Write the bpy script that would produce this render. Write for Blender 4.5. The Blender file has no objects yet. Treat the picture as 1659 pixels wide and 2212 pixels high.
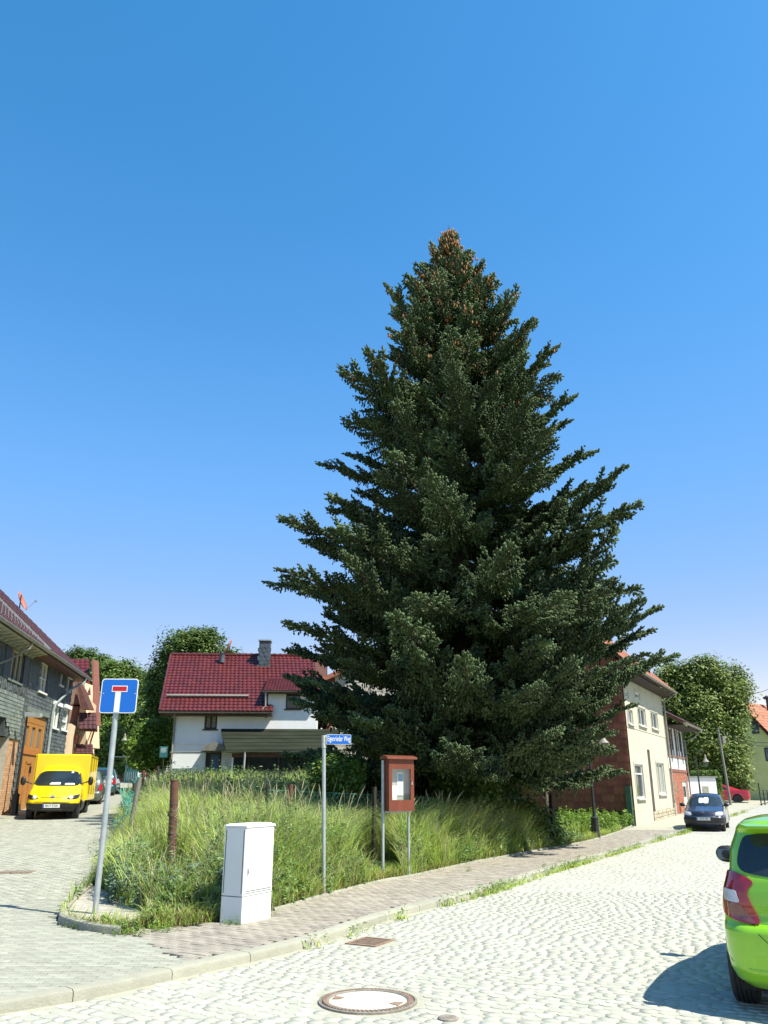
import bpy, bmesh, math, random
import numpy as np
from mathutils import Vector, Matrix

# ------------------------------------------------------------------ camera
PITCH = math.radians(19.01); FPX = 1724.0; CX = 829.5; CY = 1106.0; EYE = 1.7
scn = bpy.context.scene
COL = scn.collection
cam = bpy.data.cameras.new('camera'); camo = bpy.data.objects.new('camera', cam); COL.objects.link(camo)
cam.sensor_fit = 'VERTICAL'; cam.sensor_height = 36.0; cam.lens = 36.0*FPX/2212.0
cam.clip_start = .05; cam.clip_end = 3000
camo.location = (0, 0, EYE); camo.rotation_euler = (math.pi/2+PITCH, 0, 0)
scn.camera = camo
# ------------------------------------------------------------------ sky, sun, exposure
SUN_H = Vector((.895, -.445, 0)).normalized(); SUN_EL = math.radians(56)
world = bpy.data.worlds.new("World"); scn.world = world; world.use_nodes = True
nt = world.node_tree; nt.nodes.clear()
wo = nt.nodes.new('ShaderNodeOutputWorld'); bg = nt.nodes.new('ShaderNodeBackground'); sk = nt.nodes.new('ShaderNodeTexSky')
sk.sky_type = 'NISHITA'; sk.sun_disc = False; sk.sun_elevation = SUN_EL
sk.sun_rotation = math.atan2(SUN_H.x, SUN_H.y); sk.altitude = 200; sk.air_density = 1.0; sk.dust_density = .22; sk.ozone_density = 2.4
sc_ = nt.nodes.new('ShaderNodeSeparateColor'); sc_.mode = 'HSV'; cc_ = nt.nodes.new('ShaderNodeCombineColor'); cc_.mode = 'HSV'; nt.links.new(sk.outputs[0], sc_.inputs[0])
sm_ = nt.nodes.new('ShaderNodeMath'); sm_.operation = 'SMOOTH_MIN'; nt.links.new(sc_.outputs[2], sm_.inputs[0]); sm_.inputs[1].default_value = 3.75; sm_.inputs[2].default_value = 1.2
ss_ = nt.nodes.new('ShaderNodeMath'); ss_.operation = 'MULTIPLY_ADD'; nt.links.new(sc_.outputs[1], ss_.inputs[0]); ss_.inputs[1].default_value = 2.5; ss_.inputs[2].default_value = -.83; ss_.use_clamp = True
cc_.inputs[0].default_value = .606; nt.links.new(ss_.outputs[0], cc_.inputs[1]); nt.links.new(sm_.outputs[0], cc_.inputs[2]); nt.links.new(cc_.outputs[0], bg.inputs[0])   # one steady blue hue, as the camera recorded
bg.inputs[1].default_value = .14; nt.links.new(bg.outputs[0], wo.inputs[0])
sl = bpy.data.lights.new('sun', 'SUN'); sl.energy = 4.6; sl.angle = math.radians(.5); sl.color = (1, .96, .82)
so = bpy.data.objects.new('sun', sl); COL.objects.link(so)
sd = Vector((SUN_H.x*math.cos(SUN_EL), SUN_H.y*math.cos(SUN_EL), math.sin(SUN_EL)))
so.rotation_euler = sd.to_track_quat('Z', 'Y').to_euler(); so.location = (30, -20, 40)
scn.view_settings.view_transform = 'Standard'; scn.view_settings.look = 'None'
scn.view_settings.exposure = .95; scn.view_settings.gamma = 1; scn.view_settings.use_curve_mapping = False
scn.cycles.max_bounces = 6; scn.cycles.diffuse_bounces = 3; scn.cycles.transparent_max_bounces = 8

rnd = random.Random(7); R = math.radians
# ------------------------------------------------------------------ measuring helpers
def ray(px, py):
    a = (px-CX)/FPX; b = (CY-py)/FPX
    return Vector((a, math.cos(PITCH)-b*math.sin(PITCH), math.sin(PITCH)+b*math.cos(PITCH)))
def proj(x, y, z):
    d = y*math.cos(PITCH)+(z-EYE)*math.sin(PITCH)
    if d < .05: return (-9999, -9999)
    return (CX+x/d*FPX, CY-(-y*math.sin(PITCH)+(z-EYE)*math.cos(PITCH))/d*FPX)
def sstep(t): t = min(1, max(0, t)); return t*t*(3-2*t)
def T(x, y):
    zl = .04*max(0, min(y, 62)-11)+.008*max(0, y-62)
    zr = .017*max(0, min(y, 90)-33)+.004*max(0, y-90)
    u = x-.25*(min(y, 60)-12); w = sstep(-u/6.0)
    return zl*w+zr*(1-w)
def G(px, py, off=0):
    r = ray(px, py); t = 2.0
    for i in range(4000):
        x, y, z = r.x*t, r.y*t, EYE+r.z*t
        if z <= T(x, y)+off: break
        t += .02
    return Vector((r.x*t, r.y*t, T(r.x*t, r.y*t)+off))
def atY(px, py, Y):
    r = ray(px, py); t = Y/r.y
    return Vector((r.x*t, Y, EYE+r.z*t))
def atz(px, py, z):
    r = ray(px, py); t = (z-EYE)/r.z
    return Vector((r.x*t, r.y*t, z))
def onplane(px, py, org, ang, yoff=0):      # (u, z) where the sight line meets a wall standing on org along ang
    d = Vector((math.cos(ang), math.sin(ang), 0)); n = Vector((-math.sin(ang), math.cos(ang), 0))
    r = ray(px, py); o = Vector((org[0], org[1], 0))+n*yoff
    t = n.dot(o)/n.dot(r); p = r*t
    return ((p-o).dot(d), EYE+p.z)

# ------------------------------------------------------------------ materials
def srgb(c): return tuple(((v/255)/12.92 if v/255 <= .04045 else ((v/255+.055)/1.055)**2.4) for v in c)
MATS = {}
def M(name, c1, c2=None, scale=4, rough=.8, bump=0, bscale=40, island=0, metal=0, spec=.5, obj=0, coat=0, detail=6, stretch=None, c3=None, trans=0, contrast=.25, hue=0):
    m = bpy.data.materials.new(name); m.use_nodes = True; n = m.node_tree.nodes; L = m.node_tree.links
    b = n['Principled BSDF']; b.inputs['Roughness'].default_value = rough; b.inputs['Metallic'].default_value = metal
    b.inputs['Specular IOR Level'].default_value = spec; b.inputs['Coat Weight'].default_value = coat; b.inputs['Coat Roughness'].default_value = .04
    tc = n.new('ShaderNodeTexCoord'); mp = n.new('ShaderNodeMapping'); L.new(tc.outputs['Object'], mp.inputs[0])
    if stretch: mp.inputs['Scale'].default_value = stretch
    col = None
    if c2:
        nz = n.new('ShaderNodeTexNoise'); nz.inputs['Scale'].default_value = scale; nz.inputs['Detail'].default_value = detail; nz.inputs['Roughness'].default_value = .62
        L.new(mp.outputs[0], nz.inputs['Vector'])
        cr = n.new('ShaderNodeValToRGB'); e = cr.color_ramp.elements
        e[0].position = .5-contrast*.6; e[0].color = (*c1, 1); e[1].position = .5+contrast*.6; e[1].color = (*c2, 1)
        if c3: q = cr.color_ramp.elements.new(.5); q.color = (*c3, 1)
        L.new(nz.outputs['Fac'], cr.inputs[0]); col = cr.outputs[0]
    if island or obj or hue:
        h = n.new('ShaderNodeHueSaturation')
        if col: L.new(col, h.inputs['Color'])
        else: h.inputs['Color'].default_value = (*c1, 1)
        g = n.new('ShaderNodeNewGeometry'); oi = n.new('ShaderNodeObjectInfo')
        ad = n.new('ShaderNodeMath'); ad.operation = 'ADD'; L.new(g.outputs['Random Per Island'], ad.inputs[0]); L.new(oi.outputs['Random'], ad.inputs[1])
        fr = n.new('ShaderNodeMath'); fr.operation = 'FRACT'; L.new(ad.outputs[0], fr.inputs[0])
        mr = n.new('ShaderNodeMapRange'); k = island or obj
        mr.inputs['To Min'].default_value = 1-k; mr.inputs['To Max'].default_value = 1+k
        L.new(fr.outputs[0], mr.inputs['Value']); L.new(mr.outputs[0], h.inputs['Value'])
        if hue:
            m7 = n.new('ShaderNodeMath'); m7.operation = 'MULTIPLY'; m7.inputs[1].default_value = 7.31; L.new(fr.outputs[0], m7.inputs[0])
            f2 = n.new('ShaderNodeMath'); f2.operation = 'FRACT'; L.new(m7.outputs[0], f2.inputs[0])
            m2 = n.new('ShaderNodeMapRange'); m2.inputs['To Min'].default_value = .5-hue; m2.inputs['To Max'].default_value = .5+hue
            L.new(f2.outputs[0], m2.inputs['Value']); L.new(m2.outputs[0], h.inputs['Hue'])
        col = h.outputs[0]
    if col: L.new(col, b.inputs['Base Color'])
    else: b.inputs['Base Color'].default_value = (*c1, 1)
    if bump:
        nb = n.new('ShaderNodeTexNoise'); nb.inputs['Scale'].default_value = bscale; nb.inputs['Detail'].default_value = 5
        L.new(mp.outputs[0], nb.inputs['Vector'])
        bp = n.new('ShaderNodeBump'); bp.inputs['Strength'].default_value = bump; bp.inputs['Distance'].default_value = .02
        L.new(nb.outputs['Fac'], bp.inputs['Height']); L.new(bp.outputs[0], b.inputs['Normal'])
    if trans:
        tr = n.new('ShaderNodeBsdfTranslucent'); mx = n.new('ShaderNodeMixShader'); mx.inputs[0].default_value = trans
        if col: L.new(col, tr.inputs[0])
        else: tr.inputs[0].default_value = (*c1, 1)
        L.new(b.outputs[0], mx.inputs[1]); L.new(tr.outputs[0], mx.inputs[2]); L.new(mx.outputs[0], n['Material Output'].inputs[0])
    MATS[name] = m; return m

# ------------------------------------------------------------------ mesh helpers
class MB:
    def __init__(s): s.v = []; s.f = []
    def add(s, vs, fs):
        o = len(s.v); s.v.extend([tuple(p) for p in vs]); s.f.extend([tuple(i+o for i in f) for f in fs])
    def box(s, x0, x1, y0, y1, z0, z1, mat=None):
        vs = [Vector(p) for p in ((x0,y0,z0),(x1,y0,z0),(x1,y1,z0),(x0,y1,z0),(x0,y0,z1),(x1,y0,z1),(x1,y1,z1),(x0,y1,z1))]
        if mat is not None: vs = [mat@p for p in vs]
        s.add(vs, [(0,3,2,1),(4,5,6,7),(0,1,5,4),(1,2,6,5),(2,3,7,6),(3,0,4,7)]); return s
    def cbox(s, x0, x1, y0, y1, z0, z1, c=.01, mat=None):     # box with chamfered vertical and top edges
        vs = []
        for z, e in ((z0, 0), (z1-c, 0), (z1, c)):
            for (x, y) in ((x0+c+e,y0+e),(x1-c-e,y0+e),(x1-e,y0+c+e),(x1-e,y1-c-e),(x1-c-e,y1-e),(x0+c+e,y1-e),(x0+e,y1-c-e),(x0+e,y0+c+e)):
                vs.append(Vector((x, y, z)))
        if mat is not None: vs = [mat@p for p in vs]
        fs = [tuple(range(7, -1, -1)), tuple(range(16, 24))]
        for k in (0, 8):
            for i in range(8): j = (i+1) % 8; fs.append((k+i, k+j, k+8+j, k+8+i))
        s.add(vs, fs); return s
    def quad(s, a, b, c, d): s.add([a, b, c, d], [(0, 1, 2, 3)]); return s
    def poly(s, pts): s.add(pts, [tuple(range(len(pts)))]); return s
    def prism(s, pts, vec):                                  # closed outline extruded by vec
        n = len(pts); vec = Vector(vec); P = [Vector(p) for p in pts]
        s.add(P+[p+vec for p in P], [tuple(range(n-1, -1, -1)), tuple(range(n, 2*n))]+[(i, (i+1) % n, n+(i+1) % n, n+i) for i in range(n)]); return s
    def tube(s, pts, r, n=8, cap=True):
        P = [Vector(p) for p in pts]; m = len(P)
        rr = r if isinstance(r, (list, tuple)) else [r]*m
        vs = []; up = None
        for i, p in enumerate(P):
            t = (P[min(i+1, m-1)]-P[max(i-1, 0)])
            if t.length < 1e-9: t = Vector((0, 0, 1))
            t.normalize()
            if up is None:
                up = Vector((0, 0, 1)) if abs(t.z) < .9 else Vector((1, 0, 0))
            a = t.cross(up)
            if a.length < 1e-6: a = t.cross(Vector((1, 0, 0)))
            a.normalize(); b = t.cross(a); up = -b if False else up
            for k in range(n):
                an = 2*math.pi*k/n; vs.append(p+(a*math.cos(an)+b*math.sin(an))*rr[i])
        fs = []
        for i in range(m-1):
            for k in range(n): fs.append((i*n+k, i*n+(k+1) % n, (i+1)*n+(k+1) % n, (i+1)*n+k))
        if cap: fs += [tuple(range(n-1, -1, -1)), tuple((m-1)*n+k for k in range(n))]
        s.add(vs, fs); return s
    def lathe(s, prof, n=24, c=(0, 0, 0), axis='z', cap=True):
        vs = []
        for (r, h) in prof:
            for k in range(n):
                a = 2*math.pi*k/n
                p = (r*math.cos(a), r*math.sin(a), h)
                if axis == 'y': p = (p[0], h, p[1])
                if axis == 'x': p = (h, p[0], p[1])
                vs.append((p[0]+c[0], p[1]+c[1], p[2]+c[2]))
        m = len(prof); fs = []
        for i in range(m-1):
            for k in range(n): fs.append((i*n+k, i*n+(k+1) % n, (i+1)*n+(k+1) % n, (i+1)*n+k))
        if cap: fs += [tuple(range(n-1, -1, -1)), tuple((m-1)*n+k for k in range(n))]
        s.add(vs, fs); return s
    def build(s, name, mat, parent=None, smooth=False, fixn=True):
        me = bpy.data.meshes.new(name); me.from_pydata(s.v, [], s.f)
        if fixn:
            bm = bmesh.new(); bm.from_mesh(me); bmesh.ops.recalc_face_normals(bm, faces=bm.faces); bm.to_mesh(me); bm.free()
        me.materials.append(MATS[mat] if isinstance(mat, str) else mat)
        if smooth:
            me.shade_smooth()
            if smooth != 'all':
                try: me.set_sharp_from_angle(angle=R(smooth if smooth is not True else 38))
                except Exception: pass
        o = bpy.data.objects.new(name, me); COL.objects.link(o)
        if parent is not None: o.parent = parent
        return o
def mesh_np(name, verts, faces, mat, parent=None, smooth=False):       # faces: (n,k) int array
    me = bpy.data.meshes.new(name); n, k = faces.shape
    me.vertices.add(len(verts)); me.vertices.foreach_set('co', np.asarray(verts, dtype=np.float32).ravel())
    me.loops.add(n*k); me.loops.foreach_set('vertex_index', faces.astype(np.int32).ravel())
    me.polygons.add(n); me.polygons.foreach_set('loop_start', np.arange(0, n*k, k, dtype=np.int32)); me.polygons.foreach_set('loop_total', np.full(n, k, dtype=np.int32))
    me.update(calc_edges=True)
    if smooth: me.shade_smooth()
    me.materials.append(MATS[mat] if isinstance(mat, str) else mat)
    if parent == 'mesh': return me
    o = bpy.data.objects.new(name, me); COL.objects.link(o)
    if parent is not None: o.parent = parent
    return o
def tag(o, label=None, cat=None, group=None, kind=None):
    if label: o['label'] = label
    if cat: o['category'] = cat
    if group: o['group'] = group
    if kind: o['kind'] = kind
    return o
def thing(name, label, cat, loc=(0, 0, 0), rz=0, group=None):
    o = bpy.data.objects.new(name, None); COL.objects.link(o); o.empty_display_size = .2
    o.location = loc; o.rotation_euler = (0, 0, rz)
    return tag(o, label, cat, group)
def stuff(o): o['kind'] = 'stuff'; return o
def struct(o): o['kind'] = 'structure'; return o
def inst(name, me, parent, loc=(0, 0, 0), rot=(0, 0, 0), sc=(1, 1, 1)):
    o = bpy.data.objects.new(name, me); COL.objects.link(o); o.parent = parent; o.location = loc; o.rotation_euler = rot; o.scale = sc
    return o
def copy_tree(o, parent=None):
    c = o.copy(); COL.objects.link(c); c.parent = parent
    for ch in list(o.children): copy_tree(ch, c)
    return c
def spline(P, n=12):
    out = []; P = [Vector(p) for p in P]; Q = [2*P[0]-P[1]]+P+[2*P[-1]-P[-2]]
    for i in range(1, len(Q)-2):
        for k in range(n):
            t = k/n; a, b, c, d = Q[i-1], Q[i], Q[i+1], Q[i+2]
            out.append(.5*((2*b)+(c-a)*t+(2*a-5*b+4*c-d)*t*t+(3*b-a-3*c+d)*t**3))
    out.append(P[-1]); return out
def pip(x, y, poly):
    ins = False; j = len(poly)-1
    for i in range(len(poly)):
        xi, yi = poly[i][0], poly[i][1]; xj, yj = poly[j][0], poly[j][1]
        if (yi > y) != (yj > y) and x < (xj-xi)*(y-yi)/(yj-yi)+xi: ins = not ins
        j = i
    return ins

# ------------------------------------------------------------------ material library
M('stone', (.34,.34,.285), (.47,.465,.39), 9, .9, .2, 45, island=.10, hue=.02, contrast=.5)
M('joint', (.31,.30,.23), (.42,.41,.33), 14, .95, .4, 60, contrast=.5)
M('asphalt_far', (.30,.30,.27), (.40,.39,.35), 3, .9, .3, 50)
M('paver_red', (.25,.22,.18), (.34,.305,.25), 7, .85, .35, 60, island=.16, hue=.01)
M('paver_grey', (.27,.27,.215), (.365,.36,.295), 6, .85, .35, 60, island=.12, hue=.008)
M('lane_bed', (.24,.24,.195), (.32,.315,.26), 3, .9, .3, 50)
M('kerb', (.26,.255,.20), (.36,.35,.28), 5, .85, .35, 50, island=.08, contrast=.5)
M('soil', (.10,.085,.045), (.19,.16,.09), 3, .95, .6, 25, contrast=.5)
M('meadow', (.055,.09,.02), (.11,.17,.04), .7, .95, .8, 14, contrast=.6)
M('sand', (.34,.31,.25), (.46,.43,.36), 9, .95, .6, 50)
M('galv', (.36,.39,.40), (.48,.51,.52), 6, .42, .05, 60, metal=.35)
M('black_iron', (.012,.013,.014), (.022,.024,.026), 9, .45, .1, 60)
M('blue_sign', (.0,.12,.52), rough=.28, spec=.6)
M('white_sign', (.78,.79,.78), rough=.3)
M('red_sign', (.50,.008,.014), rough=.3)
M('cabinet', (.70,.70,.68), (.76,.76,.74), 2, .5, .05, 90)
M('cabinet_seam', (.10,.10,.095), rough=.8)
M('red_wood', (.13,.030,.014), (.22,.055,.022), 6, .5, .25, 30, stretch=(1, 1, .2), contrast=.5)
M('board_back', (.40,.42,.36), (.46,.48,.42), 6, .9)
M('paper', (.80,.80,.78), rough=.8)
M('paper_blue', (.05,.28,.50), (.16,.42,.60), 30, .7)
M('pane', (.020,.026,.030), rough=.06, spec=.6)
M('pane_bright', (.16,.22,.26), (.05,.08,.11), 1.2, .07, spec=.6)
M('curtain', (.40,.40,.35), (.17,.17,.13), 26, .9)
M('white_frame', (.72,.73,.70), rough=.5)
M('dark_frame', (.035,.026,.022), rough=.55)
M('render_white', (.77,.77,.78), (.82,.82,.83), 2.5, .9, .25, 60)
M('render_beige', (.29,.275,.225), (.55,.515,.41), .9, .92, .35, 40, contrast=.7, c3=(.52,.49,.385))
M('render_peach', (.72,.52,.34), (.78,.58,.40), 2, .9, .2, 60)
M('stone_plinth', (.34,.29,.20), (.50,.45,.34), 6, .9, .7, 14)
M('tile_red', (.070,.008,.008), (.118,.015,.012), 2.2, .45, .2, 50, island=.12, spec=.6)
M('tile_orange', (.30,.105,.06), (.42,.17,.10), 3, .75, .3, 40, island=.14)
M('tile_wine', (.045,.014,.017), (.08,.024,.026), 3, .65, .2, 40, island=.1)
M('tile_terracotta', (.16,.050,.028), (.28,.098,.052), 5, .85, .4, 40, island=.25, hue=.012, contrast=.5)
M('slate', (.070,.085,.088), (.12,.14,.14), 3, .6, .25, 40, island=.28, contrast=.5)
M('slate_light', (.13,.16,.145), (.20,.235,.21), 4, .6, .25, 40, island=.22, contrast=.5)
M('slate_shutter', (.045,.060,.075), (.07,.09,.105), 4, .55, .2, 40, island=.15)
M('brick_tan', (.42,.24,.12), (.56,.35,.20), 6, .85, .3, 50, island=.18)
M('brick_red', (.28,.085,.05), (.44,.17,.10), 6, .85, .3, 50, island=.22)
M('mortar', (.38,.34,.27), (.46,.42,.34), 8, .95, .3, 60)
M('door_wood', (.33,.145,.03), (.43,.20,.045), 3, .5, .12, 40, stretch=(3, 3, .3), island=.06, contrast=.5)
M('brown_wood', (.065,.022,.013), (.11,.04,.022), 5, .6, .2, 40)
M('orange_wood', (.36,.12,.022), (.46,.17,.035), 5, .55, .2, 40)
M('green_wood', (.03,.085,.045), (.045,.12,.065), 5, .6)
M('timber_red', (.20,.07,.05), (.26,.10,.07), 5, .7)
M('zinc', (.24,.27,.26), (.34,.37,.36), 5, .5, .1, 40, metal=.2)
M('old_zinc', (.20,.19,.165), (.29,.28,.24), 4, .6, .15, 40)
M('soffit', (.30,.32,.25), (.36,.38,.30), 4, .8)
M('verdigris', (.12,.32,.22), (.22,.40,.30), 8, .8)
M('felt', (.013,.017,.012), (.040,.046,.032), 2.5, 1.0, .5, 30, spec=.08, stretch=(.25, 1, 1), contrast=.5)
M('dark_porch', (.024,.030,.028), (.045,.052,.048), 3, .4, .1, 30)
M('blue_door', (.035,.085,.20), (.06,.13,.26), 4, .5)
M('rust', (.085,.038,.025), (.19,.085,.05), 9, .85, .6, 50, contrast=.6)
M('weathered_wood', (.14,.13,.11), (.26,.245,.21), 6, .9, .6, 30, stretch=(1, 1, .15), contrast=.5)
M('dark_wood', (.022,.015,.012), (.05,.036,.028), 6, .9, .5, 30, stretch=(1, 1, .2))
M('net_green', (.035,.16,.105), (.055,.22,.145), 12, .6)
M('net_teal', (.05,.26,.20), (.09,.34,.27), 12, .6)
M('wire', (.12,.13,.13), rough=.5, metal=.4)
M('concrete', (.42,.41,.37), (.52,.51,.46), 4, .9, .4, 40)
M('cover_concrete', (.44,.43,.37), (.53,.52,.45), 6, .9, .3, 60)
M('cast_iron', (.17,.15,.125), (.28,.24,.20), 14, .75, .4, 60)
M('rust_iron', (.20,.13,.09), (.31,.21,.15), 12, .8, .4, 60)
M('needle', (.012,.024,.011), (.135,.195,.085), 1.3, .7, island=.45, hue=.022, trans=.04, spec=.2, contrast=.35)
M('needle_bark', (.05,.036,.026), (.085,.064,.05), 8, .9, .5, 30)
M('cone_brown', (.26,.105,.03), (.40,.19,.06), 8, .7, island=.25)
M('bark', (.06,.05,.04), (.12,.10,.08), 6, .95, .8, 20, stretch=(1, 1, .3))
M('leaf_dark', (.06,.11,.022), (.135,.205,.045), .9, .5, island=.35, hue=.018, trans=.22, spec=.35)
M('leaf_mid', (.08,.145,.026), (.17,.26,.052), 1.0, .5, island=.35, hue=.018, trans=.28, spec=.35)
M('leaf_olive', (.11,.165,.032), (.215,.28,.065), 1.0, .5, island=.35, hue=.018, trans=.25, spec=.4)
M('leaf_bright', (.11,.19,.022), (.19,.30,.045), 1.2, .5, island=.3, hue=.015, trans=.35, spec=.35)
M('grass_green', (.27,.38,.06), (.47,.57,.14), 1.3, .55, island=.40, hue=.025, trans=.42, spec=.3)
M('grass_pale', (.38,.42,.20), (.52,.52,.28), 1.8, .6, island=.3, hue=.02, trans=.3, spec=.3)
M('straw', (.36,.31,.17), (.47,.40,.23), 2, .8, island=.25, trans=.2)
M('weed_leaf', (.10,.18,.05), (.19,.29,.09), 1.5, .5, island=.35, hue=.02, trans=.25, spec=.35)
M('thistle_leaf', (.10,.17,.10), (.17,.25,.16), 2, .55, island=.3, trans=.2)
M('dry_leaf', (.17,.10,.045), (.27,.18,.08), 4, .8, island=.3)
M('poppy', (.62,.06,.02), (.75,.11,.03), 9, .6, trans=.3)
M('tyre', (.016,.016,.017), (.026,.026,.026), 20, .75, .3, 80)
M('tyre_dark', (.008,.008,.008), rough=.9)
M('rim', (.36,.37,.38), rough=.35, metal=.7)
M('plastic', (.016,.017,.018), rough=.5)
M('glass_car', (.010,.014,.016), (.028,.038,.04), .9, .05, spec=.7)
M('paint_green', (.215,.50,.008), (.23,.52,.010), 2, .34, coat=1, metal=.12)
M('paint_yellow', (.80,.56,.0), (.82,.58,.0), 2, .36, coat=.7)
M('paint_blue', (.030,.040,.078), rough=.35, coat=.9, metal=.3)
M('paint_teal', (.020,.085,.11), rough=.35, coat=.9, metal=.3)
M('paint_greygreen', (.12,.15,.13), rough=.35, coat=.9, metal=.4)
M('paint_red', (.36,.008,.016), rough=.3, coat=1)
M('lamp_red', (.26,.007,.010), (.36,.012,.016), 9, .1, coat=1)
M('lamp_smoke', (.16,.045,.035), (.22,.07,.055), 30, .15, coat=1)
M('lamp_clear', (.42,.42,.44), (.58,.58,.60), 30, .12, coat=1)
M('lamp_dark', (.03,.025,.02), rough=.15, coat=1)
M('lamp_lens', (.9,.9,.86), rough=.1, coat=1)
M('chrome', (.6,.6,.62), rough=.15, metal=1)
M('plate', (.70,.71,.68), rough=.4)
M('plate_blue', (.01,.06,.35), rough=.4)
M('ink', (.02,.02,.025), rough=.6)
M('render_lime', (.58,.60,.25), (.66,.68,.31), 1.5, .9, .2, 50)
M('dish_red', (.40,.13,.08), (.48,.17,.11), 5, .5)
M('skylight', (.14,.22,.32), rough=.08, spec=.7)
M('green_panel', (.09,.26,.20), (.14,.34,.27), 3, .6)
M('sign_teal', (.02,.11,.13), (.04,.20,.20), 14, .5)
M('shingle_grey', (.34,.31,.27), (.48,.45,.40), 4, .8, .3, 40, island=.15)
M('gable_brick', (.19,.04,.025), (.26,.065,.035), 4, .8, .3, 40, island=.1)
# ================================================================== GROUND, ROAD, PAVEMENT, LANE
def grid_sheet(name, xs, ys, off, mat, keep=None):
    vs = []; idx = {}
    for j, y in enumerate(ys):
        for i, x in enumerate(xs): idx[(i, j)] = len(vs); vs.append((x, y, T(x, y)+off))
    fs = []
    for j in range(len(ys)-1):
        for i in range(len(xs)-1):
            if keep is None or keep((xs[i]+xs[i+1])/2, (ys[j]+ys[j+1])/2): fs.append((idx[(i, j)], idx[(i+1, j)], idx[(i+1, j+1)], idx[(i, j+1)]))
    mb = MB(); mb.v = vs; mb.f = fs
    return mb.build(name, mat, smooth='all', fixn=False)
def axis(a, b, near, far):
    out = []; v = 0
    while v < b: out.append(v); v += near if v < 90 else far
    out.append(b); neg = []; v = -near
    while v > a: neg.append(v); v -= near if v > -60 else far
    neg.append(a); return neg[::-1]+out
struct(grid_sheet('ground', axis(-600, 600, 2.5, 40), axis(-60, 1500, 2.5, 60), -.16, 'meadow'))

KP = spline([(-9.5, 3.6), (-6.3, 5.2), (-3.05, 7.40), (-1.9, 8.72), (-.9, 10.15), (.02, 12.1), (1.66, 14.96), (3.74, 19.0), (6.38, 23.83), (11.31, 33.03), (23.6, 54.6), (31.0, 67.2), (44, 82)], 14)
KP = [Vector((p[0], p[1])) for p in KP]
def resample(P, step):
    out = [P[0].copy()]; acc = 0
    for i in range(len(P)-1):
        a, b = P[i], P[i+1]; L = (b-a).length; t = 0
        while acc+(L-t) >= step: t += step-acc; acc = 0; out.append(a+(b-a)*(t/L))
        acc += L-t
    return out
KL = resample(KP, .25)
KA = np.array([(p.x, p.y) for p in KL])
def nearest(x, y):
    d = (KA[:, 0]-x)**2+(KA[:, 1]-y)**2; i = int(np.argmin(d)); i = min(max(i, 1), len(KA)-2)
    t = KA[i+1]-KA[i-1]; t = t/np.linalg.norm(t); n = np.array([t[1], -t[0]])
    return i, float((np.array([x, y])-KA[i])@n), t     # signed distance, positive on the road side
def side(x, y): return nearest(x, y)[1]
# garden outline (kerbed edge between the planted corner, the pavement and the lane)
GE = [(lambda q: (q.x, q.y))(G(a, b, .075)) for a, b in ((134, 1992), (200, 2010), (268, 2018), (300, 2008), (370, 2001), (478, 1990), (590, 1967), (695, 1937), (830, 1903), (889, 1893), (1019, 1864), (1079, 1853), (1179, 1834), (1279, 1815))]+[(10.75, 36.9)]
GEs = [Vector((p[0], p[1])) for p in spline([(a, b, 0) for a, b in GE], 8)]
LE = [(lambda q: (q.x, q.y))(G(a, b, .06)) for a, b in ((134, 1990), (139, 1974), (163, 1948), (190, 1925), (214, 1900), (240, 1862), (259, 1815), (267, 1770), (272, 1735))]+[(-9.6, 35), (-12.6, 46), (-14, 52)]
LEs = [Vector((p[0], p[1])) for p in spline([(a, b, 0) for a, b in LE], 6)]
GARDEN = [(p.x, p.y) for p in GEs]+[(10.9, 37.5), (4, 46), (-10, 56)]+[(p.x, p.y) for p in LEs[::-1]]
def ingarden(x, y): return pip(x, y, GARDEN)
print('GE', [(round(a, 2), round(b, 2)) for a, b in GE]); print('LE', [(round(a, 2), round(b, 2)) for a, b in LE])
# road bed
def strip(name, P, d0, d1, off, mat, nd=8):
    mb = MB(); n = len(P)
    for i, p in enumerate(P):
        t = (P[min(i+1, n-1)]-P[max(i-1, 0)]).normalized(); nn = Vector((t.y, -t.x))
        for k in range(nd+1):
            q = p+nn*(d0+(d1-d0)*k/nd); mb.v.append((q.x, q.y, T(q.x, q.y)+off))
    for i in range(n-1):
        for k in range(nd): a = i*(nd+1)+k; mb.f.append((a, a+1, a+nd+2, a+nd+1))
    return mb.build(name, mat, smooth='all', fixn=False)
KR = resample(KP, 1.0)
# the road covers the foreground too: a wide sheet clipped to the road side of the kerb
xs = [-14+i*.5 for i in range(200)]; ys = [-14+i*.5 for i in range(220)]
road = struct(strip('road', [p for p in KR if p.y < 72], -.05, 9.62, -.0028, 'joint', 14))
pav_bed = struct(strip('pavement', KR, -5.2, -.09, .037, 'joint'))
lane = struct(grid_sheet('lane', [-30+i*.5 for i in range(62)], [-2+i*.5 for i in range(150)], .039, 'lane_bed', keep=lambda x, y: side(x, y) < -.4 and not ingarden(x, y) and (y < 11.0 or x < -3.6)))
garden_soil = None
mb = MB(); gx = [-15+i*.5 for i in range(56)]; gy = [10+i*.5 for i in range(90)]
o = struct(grid_sheet('garden_soil', gx, gy, .06, 'soil', keep=lambda x, y: ingarden(x-.15, y) and ingarden(x+.15, y)))

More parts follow.
